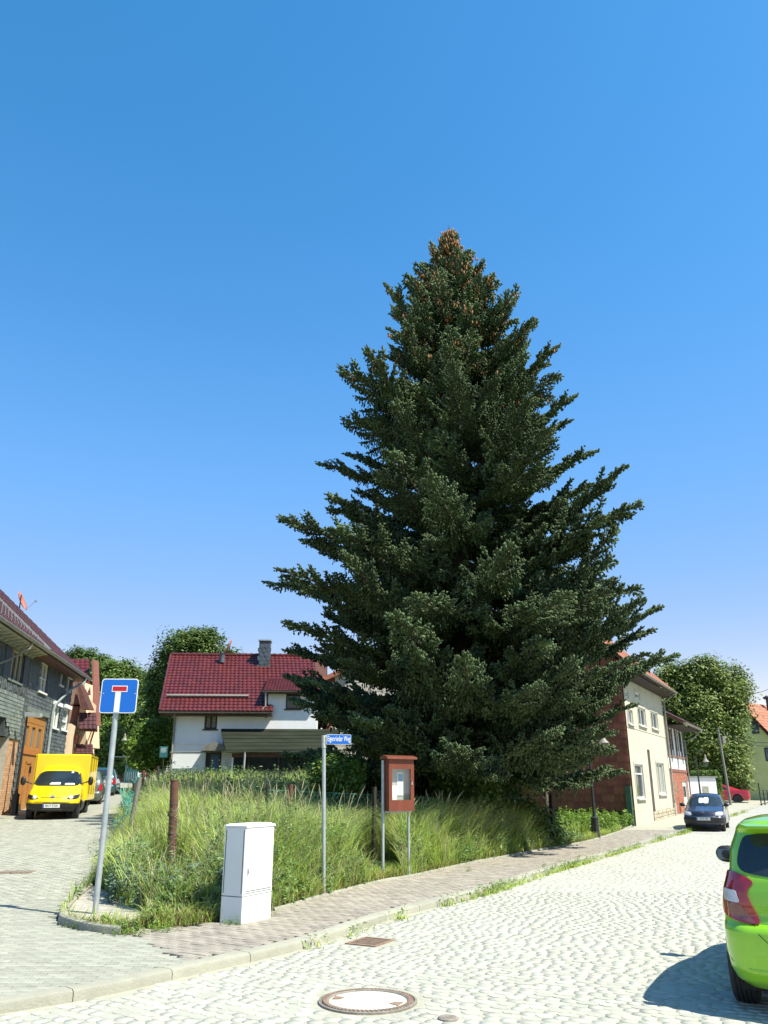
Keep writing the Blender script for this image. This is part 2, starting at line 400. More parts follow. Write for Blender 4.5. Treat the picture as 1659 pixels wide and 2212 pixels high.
# stone / brick fields
STONE_MESH = []
def paver_mesh(name, l, w, h, c, mat, jit, r):
    vs = []; ph = [(-l/2,-w/2),(l/2,-w/2),(l/2,w/2),(-l/2,w/2)]
    ph = [(x+r.uniform(-jit, jit), y+r.uniform(-jit, jit)) for x, y in ph]
    for z, e in ((-h, 0), (-c*.8, 0), (0, c)):
        for x, y in ph:
            L = math.hypot(x, y); k = 1-e*1.4/L; vs.append((x*k, y*k, z))
    vs.append((r.uniform(-.01, .01), r.uniform(-.01, .01), c*.35))
    fs = [(8, 9, 12), (9, 10, 12), (10, 11, 12), (11, 8, 12)]
    for k in (0, 4):
        for i in range(4): j = (i+1) % 4; fs.append((k+i, k+j, k+4+j, k+4+i))
    me = bpy.data.meshes.new(name); me.from_pydata(vs, [], fs); me.materials.append(MATS[mat]); me.update()
    return me, np.array(vs), fs
def pave(parent, items, name, variants, mat, top, stuffname, nmax=290):
    """items: (x,y,ang,sl,sw,dz). the 300 that show largest become single parts, the rest one part"""
    vis = []
    for k, it in enumerate(items):
        z = T(it[0], it[1])+top; px, py = proj(it[0], it[1], z)
        if 12 < px < 1647 and 1500 < py < 2200: vis.append((math.hypot(it[0], it[1])/(it[3]*it[4]), k))
    vis.sort(); single = set(k for _, k in vis[:nmax])
    V = []; F3 = []; F4 = []; off = 0
    for k, (x, y, a, sl_, sw, dz) in enumerate(items):
        z = T(x, y)+top+dz; me, va, fs = variants[k % len(variants)]
        if k in single:
            inst(name, me, parent, (x, y, z), (rnd.uniform(-.006, .006), rnd.uniform(-.006, .006), a), (sl_, sw, 1))
        else:
            c, s = math.cos(a), math.sin(a); X = va[:, 0]*sl_; Y = va[:, 1]*sw
            V.append(np.stack([x+X*c-Y*s, y+X*s+Y*c, va[:, 2]+z], 1))
            for f in fs: (F3 if len(f) == 3 else F4).append(tuple(i+off for i in f))
            off += len(va)
    F = np.array([(a, b, c) for a, b, c in F3]+[(a, b, c) for a, b, c, d in F4]+[(a, c, d) for a, b, c, d in F4])
    o = mesh_np(stuffname, np.concatenate(V), F, mat, parent); stuff(o); return o
def rotg(u, v, a, ox, oy): return ox+u*math.cos(a)-v*math.sin(a), oy+u*math.sin(a)+v*math.cos(a)
MAN = [(-.135, 7.66, .415)]; DRAIN = (-.16, 10.37, .30)
# cobbles: rows across the road (road runs 30 degrees right of the view)
r2 = random.Random(3)
sv = [paver_mesh('stone', 1, 1, .05, .0, 'stone', 0, r2)]
def stone_variant(r):
    n = 7; ang0 = r.uniform(0, 6); pts = []
    for i in range(8):
        a = (i+.5)*math.pi/4+r.uniform(-.14, .14); ca, sa = math.cos(a), math.sin(a)
        q = 1/((abs(ca)**7+abs(sa)**7)**(1/7)); q *= r.uniform(.97, 1.04)*.5; pts.append((ca*q, sa*q))
    vs = [(x, y, -.045) for x, y in pts]+[(x*.99, y*.99, -.005) for x, y in pts]+[(x*.965, y*.965, -.001+r.uniform(-.0015, .0015)) for x, y in pts]+[(0, 0, .001+r.uniform(-.002, .002))]
    fs = []
    for k in (0, 8):
        for i in range(8): j = (i+1) % 8; fs.append((k+i, k+j, k+8+j, k+8+i))
    for i in range(8): fs.append((16+i, 16+(i+1) % 8, 24))
    me = bpy.data.meshes.new('stone'); me.from_pydata(vs, [], fs); me.materials.append(MATS['stone']); me.update()
    return me, np.array(vs), fs
SV = [stone_variant(r2) for _ in range(9)]
items = []; A = R(60)-math.pi/2; RA = R(60)
v = -12.0
while v < 62:
    w = r2.uniform(.096, .128); u = -12+r2.uniform(0, .2)
    sk = 1
    while u < 12:
        l = r2.uniform(.10, .18); uc, vc = u+l/2, v+w/2
        u += l+.004
        bend = .28*math.sin(uc*.55+.4)+.05*math.sin(vc*1.3+uc)+.022*math.sin(uc*5+vc*3)
        x, y = rotg(uc, vc+bend, -math.pi/6, 0, 0)
        if y > 46 or y < 2.2: continue
        px, py = proj(x, y, 0)
        if px < -260 or px > 1960: continue
        s_ = side(x, y)
        if s_ < .17 or s_ > 9.5: continue
        if math.hypot(x-MAN[0][0], y-MAN[0][1]) < .49 or math.hypot(x-DRAIN[0], y-DRAIN[1]) < .34: continue
        lod = y > 24
        items.append((x, y, -math.pi/6+.28*.55*math.cos(uc*.55+.4)+r2.uniform(-.05, .05), l, w, r2.uniform(-.0015, .0015)))
    v += w+.004
far = [i for i in items if i[1] > 20]; 
pave(road, [i for i in items if i[1] <= 15], 'stone', SV, 'stone', .0015, 'cobblestones')
SF = [paver_mesh('stone', 1.0, 1.0, .03, .025, 'stone', .03, r2) for _ in range(5)]
SF = [(a, b*np.array([1, 1, .2]), c) for a, b, c in SF]
pave(road, [i for i in items if 15 < i[1] <= 34], 'stone', SF, 'stone', .0015, 'cobblestones', 0)
_pk = [p for p in KR if p.y > 45]; struct(strip('parking_area', _pk, -9.5, -.13, -.01, 'asphalt_far'))
# simple far carriageway colour
far_road = struct(strip('road_far', [p for p in KR if p.y > 33], .14, 9.4, .003, 'asphalt_far'))
# pavement bricks
def brick_variants(mat, l, w, n=5):
    return [paver_mesh('brick', l-.008, w-.008, .05, .004, mat, .0015, r2) for _ in range(n)]
BV = brick_variants('paver_red', .2, .1); items = []
BND = (Vector((-3.15, 10.75)), Vector((-1.95, 8.9)))
bd = (BND[1]-BND[0]).normalized(); bn = Vector((bd.y, -bd.x))
def isred(x, y): return (Vector((x, y))-BND[0]).dot(bn) < 0
for i in range(0, 520):
    for j in range(-2, 30):
        pass
v = 0; i = 0
a0 = R(60)
for row in range(0, 620):
    for k in range(0, 26):
        uu = row*.1-4; ww = (k+.5*(row % 2))*.2-.2
        # local frame: u along the kerb, w away from the road
        x, y = .0+math.cos(a0)*uu-math.sin(a0)*ww, 12.1+math.sin(a0)*uu+math.cos(a0)*ww
        s_ = side(x, y)
        if s_ > -.11 or s_ < -4.6 or ingarden(x+.02, y-.03) or not isred(x, y) or y > 40: continue
        if x < -2.3 and y > 10.9: continue
        items.append((x, y, a0+math.pi/2, 1, 1, r2.uniform(-.0025, .0025)))
pave(pav_bed, [i for i in items if i[1] < 34], 'brick', BV, 'paver_red', .075, 'brick_paving')
GV = brick_variants('paver_grey', .2, .1); items = []
for row in range(0, 300):
    y = 4+row*.1
    if y > 27: break
    for k in range(0, 110):
        x = -18.5+(k+.5*(row % 2))*.2
        s_ = side(x, y)
        if s_ > -.11 or x > -1.2: continue
        if ingarden(x, y) or ingarden(x+.1, y) or (isred(x, y) and y < 12 and x > -3.3): continue
        if x > -3.7 and y > 10.9: continue
        px, py = proj(x, y, T(x, y)); 
        if px < -200: continue
        items.append((x, y, 0, 1, 1, r2.uniform(-.002, .002)))
pave(lane, items, 'brick', GV, 'paver_grey', .075, 'brick_paving')

# kerb stones along the road
kerb = struct(thing('kerb', None, None))
def kerb_run(parent, P, step, w, h, base, mat='kerb', name='kerb_stone'):
    Q = resample(P, step/4); i = 0
    while i+4 < len(Q):
        seg = Q[i:i+5]; mb = MB(); n = 5
        prof = [(-w/2, -.12), (-w/2, h-.02), (-w/2+.02, h), (w/2-.03, h), (w/2-.008, h-.012), (w/2, h-.035), (w/2, -.12)]
        for j, p in enumerate(seg):
            t = (Q[min(i+j+1, len(Q)-1)]-Q[max(i+j-1, 0)]).normalized(); nn = Vector((t.y, -t.x))
            gap = .004 if j == 0 else (-.004 if j == 4 else 0); c = p+t*gap
            for a, b in prof:
                q = c+nn*a; mb.v.append((q.x, q.y, T(q.x, q.y)+b+base))
        m = len(prof)
        for j in range(n-1):
            for k in range(m-1): mb.f.append((j*m+k, j*m+k+1, (j+1)*m+k+1, (j+1)*m+k))
        mb.f.append(tuple(range(m))); mb.f.append(tuple((n-1)*m+k for k in range(m)))
        mb.build(name, mat, parent, smooth=30); i += 4
kerb_run(kerb, [p for p in KL if p.y < 60], 1.0, .20, .088, 0)
gk = struct(thing('garden_kerb', None, None))
kerb_run(gk, [p for p in LEs if p.y < 17][::-1]+[p for p in GEs if p.x < -2.95], .62, .10, .16, 0, name='kerb_stone')
kerb_run(gk, [p for p in GEs if p.x > -1.6], .9, .07, .11, 0, name='kerb_stone')
# bare sandy patch at the corner
_c = [G(a, b, .06) for a, b in ((138, 1990), (200, 2006), (270, 2012), (300, 2004), (330, 1985), (270, 1965), (228, 1935), (205, 1918), (190, 1929), (163, 1951), (142, 1975))]
SANDPOLY = [(q.x, q.y) for q in _c]
mb = MB(); mb.prism([(q.x, q.y, T(q.x, q.y)+.03) for q in _c], (0, 0, .085)); struct(mb.build('sand_patch', 'sand'))

# manhole and drains
t = thing('manhole_cover', 'round concrete filled manhole cover with rusty ring in the cobbles', 'manhole cover', (MAN[0][0], MAN[0][1], 0))
R0 = MAN[0][2]
mb = MB(); mb.lathe([(R0-.085, -.03), (R0-.085, .012), (R0-.075, .018), (R0-.035, .014), (R0-.033, .004), (R0-.022, .004), (R0-.02, .015), (R0, .012), (R0, -.05)], 72, cap=False); mb.build('ring', 'cast_iron', t, smooth=30)
mb = MB()
for k in range(64):
    a = 2*math.pi*k/64; mb.box(-.021, .021, -.007, .007, .010, .020, Matrix.Rotation(a, 4, 'Z')@Matrix.Translation((R0-.054, 0, 0))@Matrix.Rotation(.6, 4, 'Z'))
stuff(mb.build('ring_ribs', 'rust_iron', t))
mb = MB(); mb.lathe([(0.001, .010), (R0-.13, .010), (R0-.088, .008), (R0-.088, -.03)], 64, cap=False); mb.build('lid', 'cover_concrete', t, smooth=30)
for a in (2.9, -.45):
    mb = MB(); mb.prism([(0, -.03, .0115), (.09, -.06, .0115), (.085, .05, .0115), (.02, .03, .0115)], (0, 0, .004)); o = mb.build('lifting_slot', 'rust_iron', t); o.location = ((R0-.20)*math.cos(a), (R0-.20)*math.sin(a), 0); o.rotation_euler = (0, 0, a)
t = thing('drain_grate', 'rusty rectangular drain grate beside the kerb', 'drain', (DRAIN[0], DRAIN[1], .002), R(62))
mb = MB(); 
for q in ((-.24, -.205, -.2, .2), (.205, .24, -.2, .2), (-.205, .205, -.2, -.17), (-.205, .205, .17, .2)): mb.box(q[0], q[1], q[2], q[3], -.06, .008)
mb.build('frame', 'rust_iron', t)
mb = MB(); mb.box(-.204, .204, -.169, .169, -.075, -.06); mb.build('sump', 'tyre_dark', t)
for k in range(9):
    mb = MB(); x = -.18+k*.045; mb.box(x-.011, x+.011, -.169, .169, -.05, .004); mb.build('bar', 'rust_iron', t)
p = G(35, 1884, .075); t = thing('drain_grate', 'flat brown drain grate far off in the grey lane paving', 'drain', (p.x, p.y, p.z+.004), R(4))
mb = MB(); mb.box(-.30, .30, -.2, .2, -.03, .006); mb.build('plate', 'rust_iron', t)
for k in range(6): mb = MB(); mb.box(-.25+k*.09, -.20+k*.09, -.15, .15, .006, .012); mb.build('bar', 'cast_iron', t)
p = G(968, 2203); mb = MB(); mb.lathe([(.001, .012), (.07, .012), (.08, .006), (.08, -.02)], 28, (p.x, p.y, .004), cap=False); tag(mb.build('valve_cover', 'cast_iron', smooth=30), 'small round iron valve cap set between cobbles in the foreground', 'valve cover')
# ================================================================== VEGETATION
rs = np.random.default_rng(11)
def unit(v): return v/np.maximum(np.linalg.norm(v, axis=-1, keepdims=True), 1e-9)
def cones_from(P, D, L, Rr, jitter=.0):
    """three sided needle shoots: base point P, direction D, length L, base radius Rr"""
    n = len(P); D = unit(D); up = np.tile(np.array([0, 0, 1.]), (n, 1)); up[np.abs(D[:, 2]) > .9] = (1, 0, 0)
    a = unit(np.cross(D, up)); b = np.cross(D, a); ph = rs.uniform(0, 6.28, n)
    V = np.empty((n, 5, 3))
    for k in range(3):
        an = ph+k*2.094; V[:, k] = P+D*(L*.32)[:, None]+(a*np.cos(an)[:, None]+b*np.sin(an)[:, None])*Rr[:, None]
    V[:, 3] = P+D*L[:, None]; V[:, 4] = P-D*(L*.12)[:, None]
    base = (np.arange(n)*5)[:, None]
    F = np.concatenate([base+np.array([[0, 1, 3]]), base+np.array([[1, 2, 3]]), base+np.array([[2, 0, 3]]), base+np.array([[1, 0, 4]]), base+np.array([[2, 1, 4]]), base+np.array([[0, 2, 4]])])
    return V.reshape(-1, 3), F
def bough(L, seed):
    g = random.Random(seed); pts = []; dirs = []; lens = []; rad = []
    bend = g.uniform(-.10, .10); up = g.uniform(.12, .24); dr = g.uniform(.03, .10)
    def axp(t): return Vector((L*t*(1-.06*t), L*bend*t*t, L*(-dr*math.sin(math.pi*min(1, t*1.15))+up*t**2.6)))
    def brush(p0, p1, sp, r0, tipup=.35):
        d = p1-p0; ln = d.length
        if ln < .02: return
        d.normalize(); k = max(1, int(ln/sp))
        for i in range(k+1):
            q = p0+d*(ln*i/k)+Vector((g.gauss(0, .008), g.gauss(0, .008), g.gauss(0, .008)))
            dd = d*1.0+Vector((g.gauss(0, .42), g.gauss(0, .42), g.gauss(tipup*.35, .34)))
            pts.append(q); dirs.append(dd); lens.append(g.uniform(.065, .11)); rad.append(r0*g.uniform(.8, 1.25))
    W = min(1.35, .12+.27*L); s = .07*L if L > 2 else .02; side_ = 1
    while s < L:
        t = s/L; c = axp(t); tg = (axp(min(1, t+.02))-axp(t-.02 if t > .02 else 0)).normalized()
        prof = (min(1, (t+.08)/.42))**.8*(1-max(0, t-.42)/.62)**.85
        l = max(.10, W*prof*g.uniform(.45, 1.25)); side_ = -side_
        lat = Vector((0, side_, 0)); a = R(g.uniform(42, 66)-12*t)
        d = (tg*math.cos(a)+lat*math.sin(a)+Vector((0, 0, g.uniform(-.22, .16)))).normalized()
        tip = c+d*l+Vector((0, 0, l*g.uniform(-.20, .08))); nseg = max(1, int(l/.09))
        prev = c
        for i in range(1, nseg+1):
            q = c+(tip-c)*(i/nseg)+Vector((0, 0, .22*l*(i/nseg)**2)); brush(prev, q, .034, .033)
            if i < nseg+1 and i > 0:
                f = i/nseg; sl2 = (.08+.26*l*(1-f)**.7)*g.uniform(.7, 1.2)
                for s2 in (-1, 1):
                    dd = (d*.75+tg*(.55*s2*side_*-1)+Vector((0, 0, g.uniform(-.38, .12)))).normalized()
                    brush(q, q+dd*sl2, .040, .032)
                if t < .7 and g.random() < .22: brush(q, q+Vector((g.gauss(0, .05), g.gauss(0, .05), -g.uniform(.10, .30)*min(1, l+.2))), .055, .024, -.5)
            prev = q
        if t < .75 and g.random() < .55: brush(c, c+Vector((g.gauss(.04, .05), g.gauss(0, .06), -g.uniform(.12, .42))), .055, .024, -.5)
        brush(c, c+tg*.12+Vector((0, g.uniform(-.05, .05), .05)), .03, .03)
        s += (.085 if L > 2 else .055)*g.uniform(.6, 1.4)
    brush(axp(.94), axp(1.0)+Vector((.12, 0, .07)), .02, .03)
    V, F = cones_from(np.array([tuple(p) for p in pts]), np.array([tuple(p) for p in dirs]), np.array(lens), np.array(rad))
    # wooden axis
    PT = np.array([tuple(p) for p in pts]); PT = PT[PT[:, 0] > .35*L]
    mb = MB(); mb.tube([axp(k/8) for k in range(9)], [.012+.0085*L*(1-k/8.5) for k in range(9)], 5)
    return V, F, mb, PT
BO = {}
for L in (6.4, 5.2, 4.0, 2.8, 1.8, 1.0):
    BO[L] = []
    for k in range(3):
        V, F, mb, PT = bough(L, int(L*100)+k)
        me = mesh_np('branch', V, F, 'needle', 'mesh'); bk = bpy.data.meshes.new('branch_stem'); bk.from_pydata(mb.v, [], mb.f); bk.materials.append(MATS['needle_bark'])
        BO[L].append((me, bk, PT))
TX, TY = 2.36, 24.0; TH = 20.8
spruce = thing('spruce_tree', 'huge blue-green spruce with brown cones at its top, standing behind the noticeboard', 'tree', (TX, TY, T(TX, TY)))
mb = MB(); mb.tube([(0, 0, -.3), (0, 0, .4), (0, 0, 3), (.03, 0, 8), (0, .02, 14), (0, 0, 19.6), (0, 0, TH)], [.46, .36, .31, .24, .13, .03, .008], 14); mb.build('trunk', 'bark', spruce, smooth='all')
def rprof(z):
    return float(np.interp(z, [1.2, 2.5, 4.3, 6.5, 8.3, 9.6, 12.3, 14.2, 15.6, 17.0, 18.2, 19.1, 19.8, 20.3, 20.8], [4.2, 5.0, 5.8, 5.8, 5.8, 5.6, 4.5, 3.8, 3.3, 2.25, 1.55, 1.05, .62, .34, .1]))
gb = random.Random(21); nb = 0; cone_pts = []
z = 3.0; az0 = 0
stems = MB()
while z < TH-.15:
    f = z/TH; nbr = (9 if z < 5.6 else 6 if z < 11 else 7) if z < 13 else (7 if z < 17 else 5)
    pitch0 = float(np.interp(f, [.08, .25, .5, .75, 1], [-16, -14, -9, 1, 22]))
    az0 += gb.uniform(.35, .75)
    for k in range(nbr):
        if nb >= 296: break
        az = az0+k*2*math.pi/nbr+gb.uniform(-.28, .28); pt = R(pitch0+gb.uniform(-7, 7))
        rt = rprof(z+.08*rprof(z))*gb.uniform(.74 if z > 9 else .88, 1.08)
        if gb.random() < .2 and z > 8: rt *= .75
        if math.cos(az) < -.3 and z < 7: rt *= .91
        if math.cos(az) > .25 and z < 4.6: rt *= .80
        if math.cos(az) > .4 and 4.6 < z < 9: rt *= 1.04
        L = min(BO, key=lambda q: abs(q-rt)); sc = rt/L/max(.8, math.cos(pt)); me, bk, PT = BO[L][gb.randrange(3)]
        zz = z+gb.uniform(-.16, .16)
        o = inst('branch', me, spruce, (0, 0, zz), (gb.uniform(-.42, .42), -pt, az), (sc, sc*gb.uniform(.75, 1.05), sc*gb.uniform(.8, 1.4)))
        m = Matrix.Rotation(az, 4, 'Z')@Matrix.Rotation(-pt, 4, 'Y')
        i2 = inst('stem', bk, o); nb += 1
        if z > 13.0:
            for q in range(int((z-12.4)*3.2)+1):
                c_ = PT[gb.randrange(len(PT))]; p = Vector((0, 0, zz))+m@Matrix.Rotation(o.rotation_euler[0], 4, 'X')@Vector((c_[0]*o.scale[0], c_[1]*o.scale[1], c_[2]*o.scale[2])); cone_pts.append(p)
    z += float(np.interp(z, [2, 7, 12, 18, 20.5], [.46, .66, .62, .40, .25]))
for zz, azd, rt, ptd in ((4.1, -6, 6.2, 0), (4.6, -42, 5.0, 0), (5.0, -22, 5.2, 4), (5.6, 6, 5.4, 6), (3.6, -60, 5.2, -8), (5.9, -45, 5.3, 8), (6.4, -25, 5.4, 10)):
    L = min(BO, key=lambda q: abs(q-rt)); sc = rt/L; me, bk, PT = BO[L][gb.randrange(3)]
    if nb < 298: o = inst('branch', me, spruce, (0, 0, zz), (gb.uniform(-.3, .3), -R(ptd), R(azd)), (sc, sc, sc*1.4)); inst('stem', bk, o); nb += 1
print('branches', nb)
mb = MB(); mb.tube([(0, 0, TH-.5), (0, 0, TH-.1), (0, 0, TH+.2)], [.05, .03, .004], 5); mb.tube([(0, 0, TH-.35), (.16, .05, TH-.15)], [.03, .005], 4); mb.tube([(0, 0, TH-.3), (-.15, .03, TH-.1)], [.03, .005], 4); mb.build('leader', 'needle', spruce)
V = []; F = []
for p in cone_pts:
    for q in range(gb.randint(1, 4)):
        c = p+Vector((gb.gauss(0, .06), gb.gauss(0, .06), gb.gauss(-.05, .05))); l = gb.uniform(.12, .18); o_ = len(V); ax = Vector((gb.gauss(0, .12), gb.gauss(0, .12), -1)).normalized()*l
        for h, r_ in ((0, .006), (.3, .026), (.7, .022)):
            for k in range(4): V.append(tuple(c+ax*h+Vector((math.cos(k*1.571), math.sin(k*1.571), 0))*r_))
        V.append(tuple(c+ax))
        for j in (0, 4):
            for k in range(4): a, b = o_+j+k, o_+j+(k+1) % 4; F += [(a, b, b+4), (a, b+4, a+4)]
        for k in range(4): F.append((o_+8+k, o_+8+(k+1) % 4, o_+12))
stuff(mesh_np('cones', np.array(V), np.array(F), 'cone_brown', spruce))

def leaves_mesh(name, C, N, size, mat, parent, sj=.35, sq=.55):
    n = len(C); N = unit(N); t = unit(np.cross(N, rs.normal(size=(n, 3)))); b = np.cross(N, t)
    s = size*rs.uniform(1-sj, 1+sj, n)[:, None]
    V = np.empty((n, 4, 3)); V[:, 0] = C-t*s; V[:, 1] = C+b*s*sq-N*s*.15; V[:, 2] = C+t*s; V[:, 3] = C-b*s*sq-N*s*.15
    base = (np.arange(n)*4)[:, None]
    return mesh_np(name, V.reshape(-1, 3), np.concatenate([base+np.array([[0, 1, 2]]), base+np.array([[0, 2, 3]])]), mat, parent)
def crown_points(lobes, ncl, per, rad, hang=0):
    C = []; N = []
    vol = np.array([l[3]*l[4]*l[5] for l in lobes])**.67; vol /= vol.sum()
    ids = rs.choice(len(lobes), ncl, p=vol)
    for i in ids:
        cx, cy, cz, rx, ry, rz = lobes[i]; d = unit(rs.normal(size=3)); r = rs.uniform(.25, 1.0)**.38*rs.uniform(.78, 1.24)
        c = np.array([cx, cy, cz])+d*np.array([rx, ry, rz])*r
        m = int(per*rs.uniform(.5, 1.4)); rr = rad*rs.uniform(.55, 1.35)
        q = np.clip(rs.normal(size=(m, 3)), -1.7, 1.7)*.5*rr*np.array([1, 1, .62+hang]); q[:, 2] -= hang*np.abs(q[:, 0])
        C.append(c+q); N.append(d*.6+np.array([0, 0, .75])+rs.normal(size=(m, 3))*.45)
    return np.concatenate(C), np.concatenate(N)
def tree(name, label, base, lobes, trunk_h, trunk_r, mat, leaf, ncl, per, rad, group=None, cat='tree', hang=0, limbs=7):
    """lobes in metres relative to the base"""
    t = thing(name, label, cat, base, 0, group)
    C, N = crown_points(lobes, ncl, per, rad, hang)
    leaves_mesh('crown', C, N, leaf, mat, t)
    g = random.Random(int(abs(base[0]*100))+len(lobes)); mb = MB()
    if trunk_r > 0:
        mb.tube([(0, 0, -.4), (g.uniform(-.05, .05), 0, trunk_h*.5), (g.uniform(-.1, .1), 0, trunk_h)], [trunk_r*1.25, trunk_r, trunk_r*.8], 10)
        for i in range(limbs):
            l = lobes[i % len(lobes)]; e = Vector((l[0]+g.uniform(-.5, .5)*l[3], l[1]+g.uniform(-.5, .5)*l[4], l[2]+g.uniform(0, .5)*l[5])); s = Vector((0, 0, trunk_h*g.uniform(.75, 1)))
            mid = (s+e)/2+Vector((0, 0, -.12*(e-s).length)); mb.tube([s, mid, e], [trunk_r*.55, trunk_r*.32, trunk_r*.1], 6)
        mb.build('trunk', 'bark', t, smooth='all')
    return t
def lobes_px(base, Y, blobs, depth=.8):
    """outline given where the crown stands: (px,py,halfwidth px,halfheight px) at distance Y"""
    out = []
    for px, py, hw, hh in blobs:
        yy = Y+random.Random(px).uniform(-.6, .6)
        c = atY(px, py, yy); m = (atY(px+10, py, yy).x-c.x)/10
        out.append((c.x-base.x, yy-base.y, c.z-base.z, hw*m, hw*m*depth, hh*m))
    return out
def base_at(px, Y):
    x = atY(px, 1650, Y).x; return Vector((x, Y, T(x, Y)))
b = base_at(420, 60); tree('chestnut_tree', 'big round dark-crowned tree rising behind the left end of the red roof', b, lobes_px(b, 60, [(405, 1410, 52, 48), (432, 1395, 40, 36), (372, 1440, 36, 40), (455, 1440, 34, 40), (362, 1500, 42, 55), (345, 1475, 24, 30), (350, 1560, 44, 50), (420, 1500, 60, 60), (495, 1425, 18, 18)]), 5, .4, 'leaf_dark', .115, 950, 75, .75)
b = base_at(262, 66); tree('broadleaf_tree', 'tall mid-green tree behind the dead-end sign, left of the dark round tree', b, lobes_px(b, 66, [(250, 1470, 40, 40), (222, 1490, 36, 46), (285, 1490, 30, 38), (255, 1540, 56, 60), (240, 1600, 50, 50), (300, 1560, 30, 50)]), 5, .35, 'leaf_mid', .12, 900, 70, .8)
b = base_at(180, 74); tree('broadleaf_tree', 'tree whose top shows over the slate house roof end', b, lobes_px(b, 74, [(170, 1425, 26, 22), (195, 1445, 30, 34), (215, 1440, 20, 22), (205, 1500, 40, 50), (220, 1560, 44, 60)]), 5, .35, 'leaf_dark', .13, 520, 62, .8)
b = base_at(318, 72); tree('broadleaf_tree', 'very dark tree in the gap between the sign and the red roof', b, lobes_px(b, 72, [(318, 1500, 26, 50), (310, 1570, 34, 60), (290, 1620, 40, 40), (335, 1630, 30, 40)]), 5, .35, 'leaf_dark', .13, 520, 62, .8)
b = base_at(322, 44); tree('young_tree', 'small bright yellow-green tree at the left corner of the white house', b, lobes_px(b, 44, [(322, 1580, 30, 22), (300, 1610, 26, 24), (345, 1605, 28, 30), (330, 1640, 34, 24), (352, 1570, 16, 14), (305, 1645, 22, 18)]), 1.6, .12, 'leaf_bright', .075, 330, 60, .4)
b = base_at(250, 62); tree('hedge_shrub', 'loose green shrub at the end of the lane behind the green panel', b, lobes_px(b, 62, [(218, 1622, 22, 30), (235, 1600, 28, 40), (258, 1645, 30, 22), (213, 1650, 14, 26)]), .8, .1, 'leaf_mid', .13, 230, 40, .6, cat='shrub')
b = base_at(1518, 66.5); tree('walnut_tree', 'large olive-green tree with drooping leaf clumps beside the utility pole', b, lobes_px(b, 66.5, [(1480, 1470, 42, 36), (1435, 1465, 26, 26), (1520, 1455, 40, 32), (1575, 1470, 32, 34), (1590, 1500, 26, 26), (1450, 1530, 40, 44), (1510, 1530, 56, 50), (1570, 1540, 38, 44), (1530, 1600, 60, 46), (1580, 1600, 30, 40), (1570, 1650, 34, 40), (1520, 1660, 40, 34), (1590, 1680, 18, 26), (1475, 1600, 36, 50)]), 4, .5, 'leaf_olive', .125, 900, 80, .85, hang=.25)
b = base_at(1518, 58); t = thing('trimmed_hedge', 'clipped green hedge behind the small white shed', 'hedge', b)
C = []; 
for i in range(15000):
    u, v_, w_ = rs.uniform(-1, 1), rs.uniform(-1, 1), rs.uniform(0, 1); C.append((u*.72, v_*1.2, w_**.5*2.35*(1-.25*max(0, abs(u)-.7)/.3)))
leaves_mesh('foliage', np.array(C), rs.normal(size=(15000, 3))+np.array([0, -.6, .5]), .07, 'leaf_mid', t)
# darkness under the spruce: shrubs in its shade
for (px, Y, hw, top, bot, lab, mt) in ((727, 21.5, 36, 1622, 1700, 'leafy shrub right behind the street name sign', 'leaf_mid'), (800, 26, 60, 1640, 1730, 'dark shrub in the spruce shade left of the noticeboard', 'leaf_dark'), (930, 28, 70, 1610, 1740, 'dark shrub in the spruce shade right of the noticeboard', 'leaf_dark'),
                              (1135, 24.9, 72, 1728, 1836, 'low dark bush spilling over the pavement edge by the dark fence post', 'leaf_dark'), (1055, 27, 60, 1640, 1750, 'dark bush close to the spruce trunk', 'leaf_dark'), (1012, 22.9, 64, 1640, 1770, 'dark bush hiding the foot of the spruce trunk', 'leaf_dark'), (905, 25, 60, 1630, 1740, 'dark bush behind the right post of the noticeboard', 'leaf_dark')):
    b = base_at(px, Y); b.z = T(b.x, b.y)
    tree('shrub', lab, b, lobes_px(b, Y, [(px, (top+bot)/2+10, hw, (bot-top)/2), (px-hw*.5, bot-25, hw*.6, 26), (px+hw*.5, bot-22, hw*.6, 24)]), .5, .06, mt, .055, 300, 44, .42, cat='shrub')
b = base_at(1172, 27.6); tree('fruit_tree', 'thin yellow-green tree hanging leaves beside the brown tiled wall', b, lobes_px(b, 27.6, [(1170, 1650, 34, 22), (1150, 1690, 26, 20), (1190, 1640, 20, 18), (1135, 1640, 30, 26)]), 1.7, .08, 'leaf_bright', .06, 90, 34, .4)

# tall grass ---------------------------------------------------------
def ssnoise(x, y, s, k=0): return .5+.25*(np.sin(x*s+1.7*k+np.sin(y*s*.7+k))+np.sin(y*s*1.3+2.1+np.sin(x*s*.9+k*2)))
def sample_poly(poly, n, cond=None):
    if poly is GARDEN:
        Q = _sp(poly, int(n*1.03)+8, cond); Q = Q[not_sand(Q)]; return Q[:n]
    return _sp(poly, n, cond)
def _sp(poly, n, cond=None):
    P = np.array(poly); lo = P.min(0); hi = P.max(0); out = []
    while len(out) < n:
        Q = rs.uniform(lo, hi, (n*2, 2)); ins = np.zeros(len(Q), bool); j = len(P)-1
        for i in range(len(P)):
            c = ((P[i, 1] > Q[:, 1]) != (P[j, 1] > Q[:, 1])) & (Q[:, 0] < (P[j, 0]-P[i, 0])*(Q[:, 1]-P[i, 1])/(P[j, 1]-P[i, 1]+1e-12)+P[i, 0]); ins ^= c; j = i
        Q = Q[ins]
        if cond is not None: Q = Q[cond(Q)]
        out.extend(Q.tolist())
    return np.array(out[:n])
GSa = np.array([(p.x, p.y) for p in GEs]); LSa = np.array([(p.x, p.y) for p in LEs])
def dist_front(Q): return np.sqrt(((Q[:, None, :]-GSa[None])**2).sum(2).min(1))
